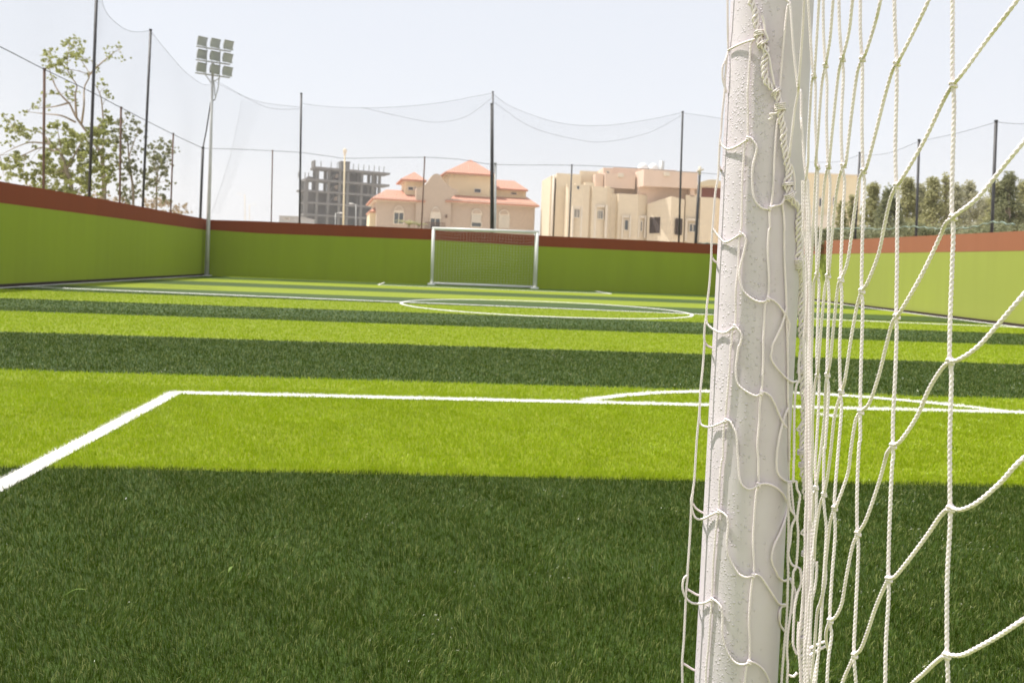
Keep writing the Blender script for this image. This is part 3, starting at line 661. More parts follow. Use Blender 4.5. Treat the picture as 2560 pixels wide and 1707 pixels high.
for i, (d, sp) in enumerate(cols): rope(upto(down(path(sp, d if i < 6 else [1.085, 1.05, 1.045, 1.045]))), .00172)
c1d, c2d, c3d, c4d, c5d, c6d, c7d = .672, .757, .835, .885, .945, 1.0, 1.045
def cord(knots):                                                # knots: (depth, spec) pieces; depth is that of the piece's last point
    P2, dd = [], []
    for d, sp in knots:
        e = expand(sp); d0 = dd[-1] if dd else d[0]; d1 = d[1] if isinstance(d, tuple) else d
        L = np.linspace(0, 1, len(e) + 1)[1:] if dd else np.linspace(0, 1, len(e))
        dd += list(d0 + (d1 - d0) * L); P2 += e
    pts = [D(x, y, q) for (x, y), q in zip(P2, dd)]; rope(pts, .00172); return pts
cord([((.61, c1d), 'A:2600 -380,2310 0,2200 145,2100 275,1950 480,1888 555'), (c2d, 'A:1830 650,1700 920,1560 1160,1520 1215'), (c3d, 'A:1480 1300,1445 1450;B:1400 200,1330 380,1292 440'), (c4d, 'B:1262 530,1220 760,1185 1000,1160 1095'), (c5d, 'B:1115 1250,1090 1480;C:1068 220,1045 335'), (c6d, 'C:1020 400,990 600;5:1820 1300')])
cord([((.70, c2d), 'A:1900 -400,1730 0,1640 190,1545 375,1520 416'), (c3d, 'A:1490 470,1440 640,1380 880,1325 1085,1303 1118'), (c4d, 'A:1275 1180,1240 1420;B:1200 240,1155 365'), (c5d, 'B:1135 420,1105 700,1085 900,1068 985'), (c6d, 'B:1055 1080,1045 1300;5:1840 400'), (c7d, '5:1815 480,1790 900')])
cord([((.78, c3d), 'A:1500 -400,1415 0,1380 150,1320 340,1295 388'), (c4d, 'A:1262 480,1225 750,1190 1050,1172 1082'), (c5d, 'A:1140 1180,1110 1400;B:1080 280,1072 340'), (c6d, 'B:1050 430,1025 700,1008 930;4:1860 430'), (c7d, '4:1830 520,1800 900,1790 1400;5:1770 500')])
cord([((.84, c4d), 'A:1270 -300,1232 0,1210 200,1172 360,1165 390'), (c5d, 'A:1140 480,1105 800,1078 1070,1074 1090'), (c6d, 'A:1050 1180,1030 1440;B:1005 290;3:1855 600'), (c7d, '3:1815 700,1800 1000,1790 1400;4:1770 600')])
cord([((.9, c5d), 'A:1130 -300,1105 0,1085 250,1060 400,1055 430'), (c6d, 'A:1030 560,1005 900,990 1070;2:1860 680'), (c7d, '2:1840 760,1820 1100,1800 1480;3:1790 300,1765 640'), (1.06, '3:1735 750,1715 1100,1690 1400')])
cord([((.96, c6d), '1:1905 -300,1880 0,1850 500,1820 950,1815 975'), (c7d, '1:1785 1060,1765 1400;2:1745 300,1740 600,1715 800'), (1.06, '2:1700 900,1690 1250,1670 1500')])
cord([((1.0, c7d), '1:1700 -300,1690 0,1670 400,1640 800,1618 1085,1615 1130'), (1.072, '1:1605 1220,1570 1400;2:1540 200,1510 450,1495 560')])
cord([((.60, c1d), 'A:2700 500,2352 925,2200 1110,2050 1290,1910 1400,1888 1420'), (c2d, 'A:1840 1460;B:1800 90,1700 300,1600 480,1535 585,1520 603'), (c3d, 'B:1490 650,1450 800,1400 1000,1340 1170,1285 1225'), (c4d, 'B:1250 1290,1220 1480;C:1200 200,1130 400,1115 425'), (c5d, 'C:1085 520,1065 700,1040 950,1020 1045'), (c6d, 'C:1000 1110,985 1300,960 1568')])
cord([((.60, c1d), 'B:2700 60,2352 457,2200 635,2050 800,1925 885,1868 897'), (c2d, 'B:1810 950,1730 1080,1650 1260,1545 1415,1495 1447'), (c3d, 'B:1460 1490;C:1445 110,1400 270,1320 500,1268 590'), (c4d, 'C:1230 680,1190 880,1160 1050,1120 1135,1085 1160'), (c5d, 'C:1060 1230,1060 1290,1072 1350')])
cord([((.60, c1d), 'C:2700 -160,2352 95,2200 255,2050 385,1940 435,1870 426'), (c2d, 'C:1810 470,1720 600,1600 760,1510 870,1468 888'), (c3d, 'C:1430 960,1380 1080,1330 1230,1285 1345,1245 1385'), (.87, 'C:1205 1470,1165 1568,1100 1800')])
cord([((.60, c1d), 'C:2700 930,2352 1150,2200 1250,2050 1335,1940 1385,1845 1385'), (c2d, 'C:1780 1425,1700 1500,1600 1600,1500 1800')])
KN = [(c1d, ['A:1888 555', 'A:1888 1420', 'B:1868 896', 'C:1870 426', 'C:1845 1384']), (c2d, ['A:1520 416', 'A:1520 1215', 'B:1519 603', 'B:1495 1446', 'C:1467 887']), (c3d, ['A:1295 388', 'A:1303 1118', 'B:1291 438', 'B:1284 1225', 'C:1266 589', 'C:1244 1384']),
      (c4d, ['A:1165 390', 'A:1171 1082', 'B:1155 365', 'B:1158 1095', 'C:1114 424', 'C:1085 1158']), (c5d, ['A:1055 430', 'A:1074 1090', 'B:1071 340', 'B:1067 985', 'C:1045 335']), (c6d, ['1:1815 975', '2:1860 680', '3:1855 600', '4:1860 430', '5:1840 400'])]
for d, L in KN:
    for sp in L: knot(D(*expand(sp)[0], d), (-.3, 0, 1))
# cords on and around the post
F_ = ['1:708 -300,710 0,712 300,718 600,720 650,700 760,680 1000,670 1200,640 1480;2:630 200,615 330,610 400,600 600,590 800,555 1000,530 1300,520 1440;3:515 30,505 200,500 400,480 700,445 1000,440 1100,420 1250,410 1400;4:415 10,395 300,365 600,355 800,340 1000,320 1200,302 1480;5:285 300,265 450,245 700,230 1000,210 1300;6:200 70,195 200,180 350,170 600,150 1000,130 1250,132 1534,130 1800',
      '1:720 650,690 760,650 860,648 1000,680 1130,700 1190',
      '1:716 648,760 622,850 578,950 538,1060 505',
      '2:615 335,640 400,690 440,760 445,860 400,950 340,1000 305,1050 360,1085 430,1060 550,1035 650,1025 800,1035 1000,1070 1120,1150 1200,1230 1215,1300 1180,1400 1150,1450 1050,1480 990',
      '3:522 10,580 90,660 175,720 175,800 130,880 80,920 90,945 160,930 260,890 420,860 560,870 680,910 800,1000 890,1100 940,1180 940,1230 905,1290 920,1360 980,1425 1065,1450 1110',
      '3:435 1110,450 1220,520 1290,620 1335,700 1330,770 1280,810 1262,860 1310,890 1380,872 1480;4:850 60,830 200,815 350,830 500,880 580,1000 660,1080 685,1140 648,1180 640,1250 680,1310 780,1350 880,1410 1010,1465 1090',
      '4:355 780,355 1000,400 1070,500 1080,600 1045,700 1000,740 1010,790 1100,825 1200,835 1400;5:845 40,855 200,865 290,900 370,980 420,1060 400,1110 365,1190 350,1280 370,1370 430,1430 500,1470 580',
      '5:268 450,245 560,255 680,290 770,340 805,420 790,520 740,600 710,650 720,710 790,715 900,700 1080,715 1250,770 1370,830 1470;6:870 150,950 180,1030 160,1090 145,1140 180,1210 280,1300 420,1370 520,1450 530',
      '6:200 150,150 200,135 320,170 430,250 505,350 515,440 500,510 465,570 490,630 570,645 700,640 850,660 1000,700 1110,760 1220,840 1285,930 1290,990 1260,1060 1275,1150 1340,1210 1430,1250 1534,1280 1700',
      '1:1060 505,1010 560,1000 700,980 1000,965 1200,972 1480;2:970 100,970 200,965 310,930 420,915 600,900 800,895 1100,890 1400;3:878 30,875 75,855 200,845 500,815 800,815 1100,803 1255,770 1330,760 1480;4:750 60,735 350,700 750,680 1000,660 1100,650 1480;5:635 60,610 300,597 705,570 850,540 1200;6:528 -20,520 200,510 462,490 700,470 1000,440 1300,430 1534,425 1800',
      '1:1500 60,1475 100,1440 400,1400 850,1378 1120,1372 1250', '2:1352 60,1330 250,1310 550,1295 900,1270 1150,1250 1210,1248 1300,1252 1470;3:1240 20,1225 250,1235 500,1240 700,1225 885,1190 1000,1180 1200,1166 1450;4:1168 60,1165 300,1145 620,1122 800,1115 1000,1092 1300,1103 1480;5:1105 60,1105 360,1075 480,1050 800,1035 1100,1050 1380;6:1045 100,1040 150,1015 300,990 600,985 800,995 1000,988 1255,950 1340,930 1534,925 1800',
      '2:1440 1090,1412 1150,1430 1300,1440 1480;3:1436 60,1440 400,1455 750,1465 1030,1465 1200,1480 1480;4:1476 30,1480 300,1480 700,1490 850,1495 1100,1500 1480;5:1494 60,1490 300,1490 340',
      '3:1465 1020,1440 1120,1400 1250,1330 1400,1285 1490;4:1275 120,1265 180,1290 260,1380 380,1480 480,1540 510,1600 500',
      '3:1455 1100,1475 1160,1500 1230,1492 1330,1480 1400',
      '4:1490 840,1450 920,1420 1020,1380 1180,1350 1350,1337 1490;5:1335 60,1345 190,1390 270,1470 325,1540 320,1590 325',
      '5:1475 650,1450 780,1390 960,1310 1130,1275 1280,1285 1370,1335 1480;6:1345 150,1380 195,1430 225,1480 215,1520 195',
      '6:1450 540,1390 570,1370 680,1385 790,1440 870']
def smoothdepth(pts):                                           # keep cords off the post yet smooth in depth
    d = [(p - CAM).dot(_F) for p in pts]
    for _ in range(2): d = [min(d[i], (d[max(i - 1, 0)] + d[i] + d[min(i + 1, len(d) - 1)]) / 3) for i in range(len(d))]
    return [CAM + (p - CAM) * (e / (p - CAM).dot(_F)) for p, e in zip(pts, d)]
for i, sp in enumerate(F_):
    q_ = smoothdepth(path(sp, 'F', .0035 if i in (0, 9, 11, 12) else .0055))
    if i == 0: q_ = upto(q_)
    rope(down(q_) if i in (0, 9, 11) else q_, .00160)
for sp in ('2:970 320', '2:1245 1205', '3:878 78', '3:1228 905', '3:803 1262', '4:1140 650', '4:690 1003', '5:1108 365', '5:600 708', '6:1035 155', '6:510 464', '6:988 1262'):
    x, y = expand(sp)[0]; knot(D(x, y, (front(x, y) or PD) - .005), (0, 0, 1), .0026)
for sp in ('2:600 655,625 720,662 785,720 840', '3:510 375,530 410,570 445,640 475,700 490', '4:425 10,450 45,500 70,570 92,640 105', '5:262 600,300 660,360 705,450 748,520 770', '6:190 330,240 360,310 400,390 420,460 430', '6:140 1280,190 1310,260 1355,330 1385,400 1410'):
    rope(path(sp, [PD - .004, PD + .02, PD + .04]), .0016)      # cords that slip behind the post
for sp, d in (('4:1640 100,1620 300,1625 480,1590 560,1570 750,1562 1000,1560 1480;5:1555 60,1550 300,1540 330', 1.085), ('5:1590 325,1600 420,1635 500,1620 620,1600 800,1612 1000,1590 1380;6:1550 120,1545 300,1520 600,1480 900,1470 1150,1480 1300,1470 1534,1465 1800', 1.075),
              ('5:1490 340,1500 560,1520 680,1560 740,1575 790,1530 900,1510 1100,1488 1250,1530 1380,1600 1415;6:1640 80,1650 140,1690 185', 1.09), ('5:1520 335,1535 500,1552 680,1560 740', 1.095), ('5:1490 330,1485 600,1490 900,1480 1300;6:1485 100,1480 300,1465 700,1440 1000,1415 1300,1400 1534,1395 1800', 1.1),
              ('6:1640 70,1650 250,1600 400,1565 600,1550 900,1550 1050,1590 1160', 1.07), ('6:1760 1090,1850 1042,1960 1000', .99), ('6:1760 1180,1850 1120,1960 1062', .995), ('6:1490 1425,1530 1445,1560 1440,1600 1395', 1.065),
              ('6:1520 210,1545 280,1580 390,1550 560,1540 640', 1.08), ('6:1850 -20,1850 100,1830 300,1785 500,1760 700,1750 1000,1720 1300,1700 1600', 1.02), ('5:1820 1300,1800 1450;6:1790 200,1750 500,1740 800,1700 1100,1730 1400,1740 1700', 1.01),
              ('6:1960 -50,1965 200,1925 450,1910 700,1880 1100,1830 1380,1800 1600', .96), ('6:1620 750,1610 900,1610 1100,1640 1300,1650 1534,1655 1800', 1.06), ('4:1690 600,1720 900,1710 1300;5:1715 100,1720 500,1700 900,1700 1300;6:1680 300,1650 700,1620 1000,1640 1400,1640 1700', 1.055)):
    rope(path(sp, d), .00165)
for du, dz_ in ((0, 1.06), (26, 1.05), (-32, 1.075), (48, 1.04)):      # slack cords bunched beside the post
    b_ = [(2, 1690, 850), (2, 1700, 1200), (2, 1712, 1440), (3, 1715, 300), (3, 1725, 700), (3, 1722, 1200), (3, 1718, 1450), (4, 1722, 300), (4, 1730, 900), (4, 1740, 1440), (5, 1745, 300), (5, 1762, 800), (5, 1758, 1200), (6, 1750, 150), (6, 1735, 700), (6, 1720, 1200), (6, 1715, 1700)]
    rope(down([D(*PN(k, u + du * (1 + .25 * math.sin(v * .01 + k * 2 + du)) + 5 * math.sin(v * .017 + du), v), dz_) for k, u, v in b_]), .00165)
rv = np.concatenate(RV); print('rope verts', len(rv))
nobj = npmesh('net', rv, np.concatenate(RQ), None, (M['rope'],), parent=ngoal, smooth=True)
# thick laced lashing rope with cord whippings
LV, LQ, LN = [], [], [0]; spine = '1:1005 -300,1020 0,1060 150,1080 300,1110 430,1130 540,1190 640,1200 760,1175 880,1200 1000,1260 1110,1330 1180,1370 1290,1380 1390,1390 1470;2:1400 60,1420 200,1435 350,1440 480,1475 600,1490 750,1480 900,1500 1050,1560 1120,1620 1200,1640 1300,1612 1440;3:1622 60,1630 200,1620 400,1630 540,1640 680,1640 850,1650 1100,1660 1350;4:1668 40,1675 200,1680 300,1662 430,1680 650,1690 900,1672 1150,1665 1350;5:1685 80,1682 200,1690 290,1710 450,1735 700,1735 1000,1718 1300;6:1720 100,1725 400,1690 700,1670 1000,1670 1300,1690 1534,1690 1800'
C, s = resample(smoothdepth(path(spine, 'F', .008)), .003)
C[:, :] += 0
T = np.gradient(C, axis=0); T /= np.linalg.norm(T, axis=1)[:, None]
side = np.cross(T, [0, 1, 0]); side /= np.linalg.norm(side, axis=1)[:, None]; frt = np.array([0, -1.0, 0])
for k in range(3):                                              # three loose cords laced round each other
    ph = 2 * math.pi * k / 3; wv_ = 2 * math.pi * s / .024 + ph; amp = .0033 + .0011 * np.sin(s * 37 + k * 2)
    pts = C + side * (np.cos(wv_) * amp)[:, None] + frt * (np.sin(wv_) * .0016)[:, None]
    rope([Vector(p) for p in pts], .00175, 2, .010, .35, .0014, 10, (LV, LQ, LN))
def whip(sp, turns, rad, wid, dd):                              # cord wound round the lashing
    x, y = expand(sp)[0]; t = front(x, y); c = D(x, y, (t if t else dd) - .008); i = int(np.argmin(((C - np.array(c)) ** 2).sum(1))); ax = Vector(T[i]); c = Vector(C[i])
    e1_ = ax.cross(Vector((0, 1, 0))).normalized(); e2_ = ax.cross(e1_)
    rope([c + (e1_ * math.cos(a) + e2_ * math.sin(a)) * rad * (1 + .08 * math.sin(a * 3.3)) + ax * (wid * (j / (turns * 12) - .5)) for j, a in enumerate(np.linspace(0, turns * 2 * math.pi, turns * 12))], .0011, 3, .01, .2, .0012, 8, (LV, LQ, LN))
for sp, tn in (('1:1120 450', 3), ('1:1150 560', 2), ('1:1320 1180', 2), ('1:1380 1380', 4), ('2:1470 890', 2), ('2:1500 1060', 3), ('3:1630 590', 2), ('3:1640 710', 4), ('4:1660 440', 3), ('5:1690 130', 3), ('5:1690 290', 3), ('6:1660 130', 3), ('6:1650 1280', 3)):
    whip(sp, tn, .0062, .0026 * tn, 1.08)
for sp in ('1:1380 1390,1330 1450,1250 1460,1280 1500,1230 1534', '2:1500 1060,1560 1030,1582 1000', '1:1130 540,1200 520,1225 500,1190 400,1180 310,1150 200', '1:1190 640,1240 720,1270 900,1310 1090', '2:1520 640,1550 720,1570 860,1565 980', '4:1690 960,1640 1060,1600 1120,1650 1140', '5:1740 900,1680 940,1650 985,1690 1010'):
    rope(smoothdepth(path(sp, 'F', .010)), .0014, 3, .012, .25, .0014, 9, (LV, LQ, LN))
npmesh('lacing_rope', np.concatenate(LV), np.concatenate(LQ), None, (M['lash'],), parent=nobj, smooth=True)
# ------------------------------------------------------------------ buildings beyond the walls
Z1 = lambda u, v: (700 + u / 7.128, 360 + v / 7.128)
Z2 = lambda u, v: (900 + u / 4.9, 380 + v / 4.9)
Z3 = lambda u, v: (1330 + u / 4.704, 390 + v / 4.704)
Z4 = lambda u, v: (1990 + u / 4.126, 380 + v / 4.126)
class Facade:
    def __init__(s, anchor, depth, yaw):
        s.o = D(*anchor, depth); c, q = math.cos(R(yaw)), math.sin(R(yaw)); s.e = _R0 * c + _F * q; s.n = _F * c - _R0 * q
    def pt(s, p, off=0): return onplane(*p, s.o + s.n * off, s.n)
    def sz(s, p, off=0): q = s.pt(p, off); return (q - s.o).dot(s.e), q.z
    def at(s, a, off, z): q = s.o + s.e * a + s.n * off; return Vector((q.x, q.y, z))
    def box(s, x0, y0, x1, y1, o0, o1, zb=None, mb=None, Z=None):
        ym, xm = (y0 + y1) / 2, (x0 + x1) / 2; Z = Z or s.Z
        a, b = s.sz(Z(x0, ym), o0)[0], s.sz(Z(x1, ym), o0)[0]; zt = s.sz(Z(xm, y0), o0)[1]; z0 = s.sz(Z(xm, y1), o0)[1] if zb is None else zb
        return s.blk(a, b, z0, zt, o0, o1, mb)
    def blk(s, a, b, z0, z1, o0, o1, mb=None):
        mb = mb or MB(); mb.hexa([s.at(*q, z) for z in (z0, z1) for q in ((a, o0), (b, o0), (b, o1), (a, o1))]); return mb
    def slab(s, poly, o0, o1, zb=None):
        P_ = [s.sz(s.Z(*q), o0) for q in poly]; k = len(P_); mb = MB()
        if zb is not None: P_ = [(a, z if i not in (0, k - 1) else zb) for i, (a, z) in enumerate(P_)]
        mb.add([s.at(a, o, z) for o in (o0, o1) for a, z in P_], [tuple(range(k)), tuple(range(2 * k - 1, k - 1, -1))] + [(i, (i + 1) % k, k + (i + 1) % k, k + i) for i in range(k)]); return mb
    def hip(s, eL, eR, rL, rR, o0, o1, lip=.12):
        om = (o0 + o1) / 2; (a, z0), (b, z1) = s.sz(s.Z(*eL), o0), s.sz(s.Z(*eR), o0); z = (z0 + z1) / 2
        (c, zr), (d, zq) = s.sz(s.Z(*rL), om), s.sz(s.Z(*rR), om); zr = (zr + zq) / 2
        base_ = [s.at(a, o0, z), s.at(b, o0, z), s.at(b, o1, z), s.at(a, o1, z)]
        mb = MB(); mb.add([p - Vector((0, 0, lip)) for p in base_] + base_ + [s.at(c, om, zr), s.at(d, om, zr)],
                          [(3, 2, 1, 0), (0, 1, 5, 4), (1, 2, 6, 5), (2, 3, 7, 6), (3, 0, 4, 7), (4, 5, 9, 8), (6, 7, 8, 9), (5, 6, 9), (7, 4, 8)]); return mb
    def window(s, x0, y0, x1, y1, off, parent, glass='window', bars=1, frame='trim', proud=.05):
        ym, xm = (y0 + y1) / 2, (x0 + x1) / 2
        a, b = s.sz(s.Z(x0, ym), off)[0], s.sz(s.Z(x1, ym), off)[0]; zt, z0 = s.sz(s.Z(xm, y0), off)[1], s.sz(s.Z(xm, y1), off)[1]
        w = s.blk(a, b, z0, zt, off - proud * .4, off + .1).build('window', M[glass], parent)
        f = .07; mb = MB()
        for q in ((a - f, a, z0 - f, zt + f), (b, b + f, z0 - f, zt + f), (a, b, zt, zt + f), (a, b, z0 - f, z0)): s.blk(*q, off - proud, off + .09, mb)
        for i in range(bars): m = a + (b - a) * (i + 1) / (bars + 1); s.blk(m - .03, m + .03, z0, zt, off - proud * .8, off + .08, mb)
        mb.build('frame', M[frame], w)
        return w

# --- red roofed house
h = Facade(Z2(1000, 900), 70, 13); h.Z = Z2
ho = empty('house', h.at(0, 4, 0), 'stone house with orange tiled hip roofs and a curved gable behind the far goal', 'house')
B = lambda f, nm, m, **k: f.build(nm, M[m], ho, **k)
B(h.box(205, 590, 775, 900, 0, 8, zb=-.1), 'wall', 'stone'); B(h.box(1105, 620, 2140, 950, 0, 9, zb=-.1), 'wall', 'stone')
B(h.slab([(690, 900), (690, 440), (745, 432), (800, 402), (835, 360), (860, 322), (885, 290), (905, 274), (938, 266), (970, 274), (992, 296), (1012, 335), (1040, 375), (1080, 405), (1130, 445), (1185, 462), (1200, 500), (1120, 560), (1108, 900)], -.35, .5, zb=-.1), 'gable', 'stone')
B(h.box(1085, 250, 1650, 520, 2.5, 10.5, zb=4), 'tower', 'cream'); B(h.box(555, 345, 790, 480, 2.0, 5.5, zb=4), 'turret', 'cream'); B(h.box(1640, 455, 2035, 540, 3, 9, zb=4), 'upper_wall', 'cream')
B(h.box(118, 735, 205, 900, 1.5, 6, zb=-.1), 'side_wall', 'cream')
for (x0, y0, x1, y1, o0, o1) in ((170, 568, 795, 612, -.25, 8.3), (1075, 605, 2175, 652, -.25, 9.3), (1062, 258, 1660, 288, 2.2, 10.8), (530, 340, 808, 368, 1.75, 5.8), (1640, 448, 2050, 474, 2.75, 9.2)): B(h.box(x0, y0, x1, y1, o0, o1), 'cornice', 'trim')
for a in (((143, 565), (803, 597), (325, 468), (690, 474), -.55, 8.6), ((1050, 600), (2200, 648), (1235, 497), (2020, 532), -.55, 9.6), ((1042, 247), (1672, 276), (1352, 97), (1362, 97), 1.9, 11.1), ((498, 332), (818, 346), (662, 247), (668, 247), 1.5, 6.1), ((1600, 440), (2062, 462), (1650, 342), (1890, 352), 2.5, 9.5), ((112, 722), (215, 728), (195, 668), (215, 668), 1.2, 6.2)):
    B(h.hip(*a), 'roof', 'tile')
for k in range(9):                                              # brackets under the tower eaves
    B(h.box(1100 + k * 62, 289, 1112 + k * 62, 303, 2.3, 2.5), 'bracket', 'trim')
def arch(x0, x1, y0, y1, off, nm='arch', m='trim'):
    pts = [(x0, y1)] + [((x0 + x1) / 2 - (x1 - x0) / 2 * math.cos(t), y1 - (y1 - y0) * math.sin(t)) for t in np.linspace(.15, math.pi - .15, 11)] + [(x1, y1)]
    return h.slab(pts, off - .10, off + .02).build(nm, M[m], ho)
for (x0, x1, y0, y1, o) in ((415, 537, 655, 745, 0), (858, 994, 672, 815, -.35), (1362, 1496, 692, 770, 0), (1698, 1834, 705, 775, 0)): arch(x0, x1, y0, y1, o)
for (x0, x1, y0, y1, o) in ((432, 520, 668, 715, -.06), (878, 976, 688, 735, -.41), (1382, 1478, 708, 752, -.06), (1716, 1816, 720, 764, -.06)): arch(x0, x1, y0, y1, o, 'lunette', 'stone')
h.window(420, 748, 529, 878, -.03, ho, bars=1); h.window(864, 818, 976, 960, -.38, ho, bars=1)
w = h.window(1368, 868, 1482, 915, -.03, ho, bars=0); h.box(1366, 765, 1486, 868, -.09, -.02).build('shutter', M['shutter'], ho)
h.box(1700, 772, 1834, 935, -.09, -.02).build('shutter', M['shutter'], ho)
h.window(1404, 455, 1475, 495, 2.47, ho, bars=0); h.window(592, 432, 650, 466, 1.97, ho, bars=0); h.window(672, 432, 684, 466, 1.97, ho, bars=0); h.window(1850, 500, 1915, 520, 2.97, ho, bars=0)
for (x0, x1) in ((1052, 1068), (772, 788)): B(h.box(x0, 772, x1, 806, -.55 if x0 > 1000 else -.2, -.3 if x0 > 1000 else 0), 'wall_lamp', 'rust')
mb = MB(); s0, zt = h.sz(Z2(800, 858), -1.0); s1 = h.sz(Z2(1042, 858), -1.0)[0]; zb_ = h.sz(Z2(920, 960), -1.0)[1]
for z in (zt, zt - .75): mb.hexa([h.at(*q, zz) for zz in (z - .05, z) for q in ((s0, -1.04), (s1, -1.04), (s1, -.98), (s0, -.98))])
for k in range(17): a = s0 + (s1 - s0) * k / 16; h.blk(a - .015, a + .015, zb_, zt - .02, -1.03, -1.0, mb)
mb.build('balcony_rail', M['rust'], ho)
h.blk(s0, s1, zb_ - .2, zb_, -1.05, -.36).build('balcony_slab', M['trim'], ho)

# --- beige villa
v = Facade(Z3(1100, 960), 66, 4); v.Z = Z3
vo = empty('villa', v.at(0, 4, 0), 'large beige villa of stepped blocks and angled bays behind the far wall', 'house')
def prism(plan, ytop, zb=-.1, dz=0, nm='bay', m='villa', zt=None):     # plan: (sheet x, offset) corners, closed around the back
    P_ = [(v.sz(Z3(x, 700), o)[0], o) for x, o in plan]
    zt = zt if zt is not None else v.sz(Z3(plan[len(plan) // 2][0], ytop), plan[len(plan) // 2][1])[1]
    k = len(P_); mb = MB(); mb.add([v.at(a, o, z) for z in (zb, zt) for a, o in P_], [tuple(range(k)), tuple(range(2 * k - 1, k - 1, -1))] + [(i, (i + 1) % k, k + (i + 1) % k, k + i) for i in range(k)])
    return mb.build(nm, M[m], vo)
C_ = lambda f, nm, m: f.build(nm, M[m], vo)
prism([(102, 6), (205, 1.5), (248, 1.5), (300, 6)], 236); prism([(255, 3.2), (272, 1.2), (560, 1.4), (560, 7)], 218); prism([(540, 3), (760, 3), (760, 7), (540, 7)], 244)
C_(v.box(742, 212, 838, 500, 1.6, 6, zb=0), 'block', 'villapink')
C_(v.box(836, 140, 950, 400, 2.4, 7, zb=2), 'penthouse', 'villapink'); C_(v.box(950, 152, 1690, 400, 3.6, 8, zb=2), 'penthouse', 'villapink')
C_(v.box(858, 208, 1215, 382, 1.2, 6), 'upper_storey', 'villapink'); prism([(1196, 1.6), (1296, -.3), (1930, -.3), (1930, 6), (1196, 6)], 190, nm='upper_storey', m='villapink', zb=v.sz(Z3(1600, 368), -.3)[1])
C_(v.box(930, 375, 1240, 470, 1.9, 6, zb=0), 'recess_wall', 'villapink'); C_(v.box(1240, 370, 1900, 520, 1.0, 6, zb=0), 'recess_wall', 'villapink')
C_(v.box(1860, 380, 1912, 480, .2, 1.0), 'pier', 'villapink')
prism([(308, 4), (415, -.1), (590, -.6), (662, -.3), (770, 1.0), (770, 5), (308, 5)], 345); prism([(655, .3), (700, -.35), (868, .1), (955, 1.3), (955, 4), (655, 4)], 390)
prism([(905, .9), (985, .9), (1010, .5), (1240, .5), (1330, .9), (1365, 1.1), (1365, 4), (905, 4)], 462)
for q in ((348, 372, 350, 392, 1.6), (415, 470, 328, 350, -.1), (510, 575, 318, 345, -.55), (620, 735, 312, 352, .0), (800, 830, 360, 392, .1), (870, 925, 358, 382, .6)): C_(v.box(q[0], q[2], q[1], q[3], q[4], q[4] + .5), 'merlon', 'villa')
# angled-top projecting wing
a0_, z0_ = v.sz(Z3(1362, 562), .6); a1_, z1_ = v.sz(Z3(1640, 474), -1.2); a2_ = v.sz(Z3(1795, 520), -.4)[0]
mb = MB(); F1 = [v.at(a0_, .6, -.1), v.at(a1_, -1.2, -.1), v.at(a2_, -.4, -.1), v.at(a2_, 3, -.1), v.at(a0_, 3, -.1)]; F2 = [v.at(a0_, .6, z0_), v.at(a1_, -1.2, z1_), v.at(a2_, -.4, z1_ - .15), v.at(a2_, 3, z1_ - .15), v.at(a0_, 3, z0_)]
mb.add(F1 + F2, [(0, 1, 2, 3, 4), (9, 8, 7, 6, 5)] + [(i, (i + 1) % 5, 5 + (i + 1) % 5, 5 + i) for i in range(5)]); mb.build('wing', M['villa'], vo)
prism([(1790, .6), (1800, .2), (1965, .2), (1965, 4), (1790, 4)], 466, nm='wing'); prism([(1960, .9), (1975, -.2), (2170, -.2), (2215, 1.2), (2215, 4), (1960, 4)], 512, nm='wing')
for (x0, x1, y0, y1, o) in ((470, 590, 590, 960, -.46), (728, 885, 575, 965, -.1), (1055, 1165, 698, 970, .48), (1250, 1340, 702, 970, .75), (1800, 1962, 735, 1000, .12)):  # raised surrounds
    mb = MB(); v.box(x0, y0, x0 + (x1 - x0) * .17, y1, o - .18, o + .3, mb=mb); mb.build('surround', M['trim'], vo)
    C_(v.box(x1 - (x1 - x0) * .17, y0, x1, y1, o - .18, o + .3), 'surround', 'trim'); C_(v.box(x0 + (x1 - x0) * .17, y0, x1 - (x1 - x0) * .17, y0 + 28, o - .18, o + .3), 'surround', 'trim')
for (x0, y0, x1, y1, o, g, nb) in ((500, 627, 556, 722, -.5, 'window', 2), (762, 645, 830, 738, -.14, 'window', 2), (1090, 756, 1130, 870, .46, 'window', 0), (1272, 770, 1290, 884, .72, 'window', 0), (1852, 806, 1928, 888, .14, 'window', 1),
                                   (530, 354, 556, 392, -.48, 'window', 0), (790, 370, 810, 410, .05, 'window', 0), (880, 184, 905, 206, 2.37, 'window', 0)): v.window(x0, y0, x1, y1, o, vo, g, nb, 'trim')
def louvre(x0, x1, y0, y1, off0, off1):                         # dark louvred shutters set on the angled faces
    (a, zt), (b, _) = v.sz(Z3(x0, y0), off0), v.sz(Z3(x1, y0), off1); zb2 = v.sz(Z3(x0, y1), off0)[1]; mb = MB(); k = 14
    for i in range(k):
        z = zb2 + (zt - zb2) * i / k; hh = (zt - zb2) / k
        mb.hexa([v.at(a, off0 - .10, z), v.at(b, off1 - .10, z), v.at(b, off1, z), v.at(a, off0, z), v.at(a, off0 - .03, z + hh), v.at(b, off1 - .03, z + hh), v.at(b, off1, z + hh), v.at(a, off0, z + hh)])
    mb.build('shutter', M['louvre'], vo)
louvre(1383, 1506, 720, 910, .44, -.38); louvre(1690, 1770, 732, 925, -1.02, -.56)
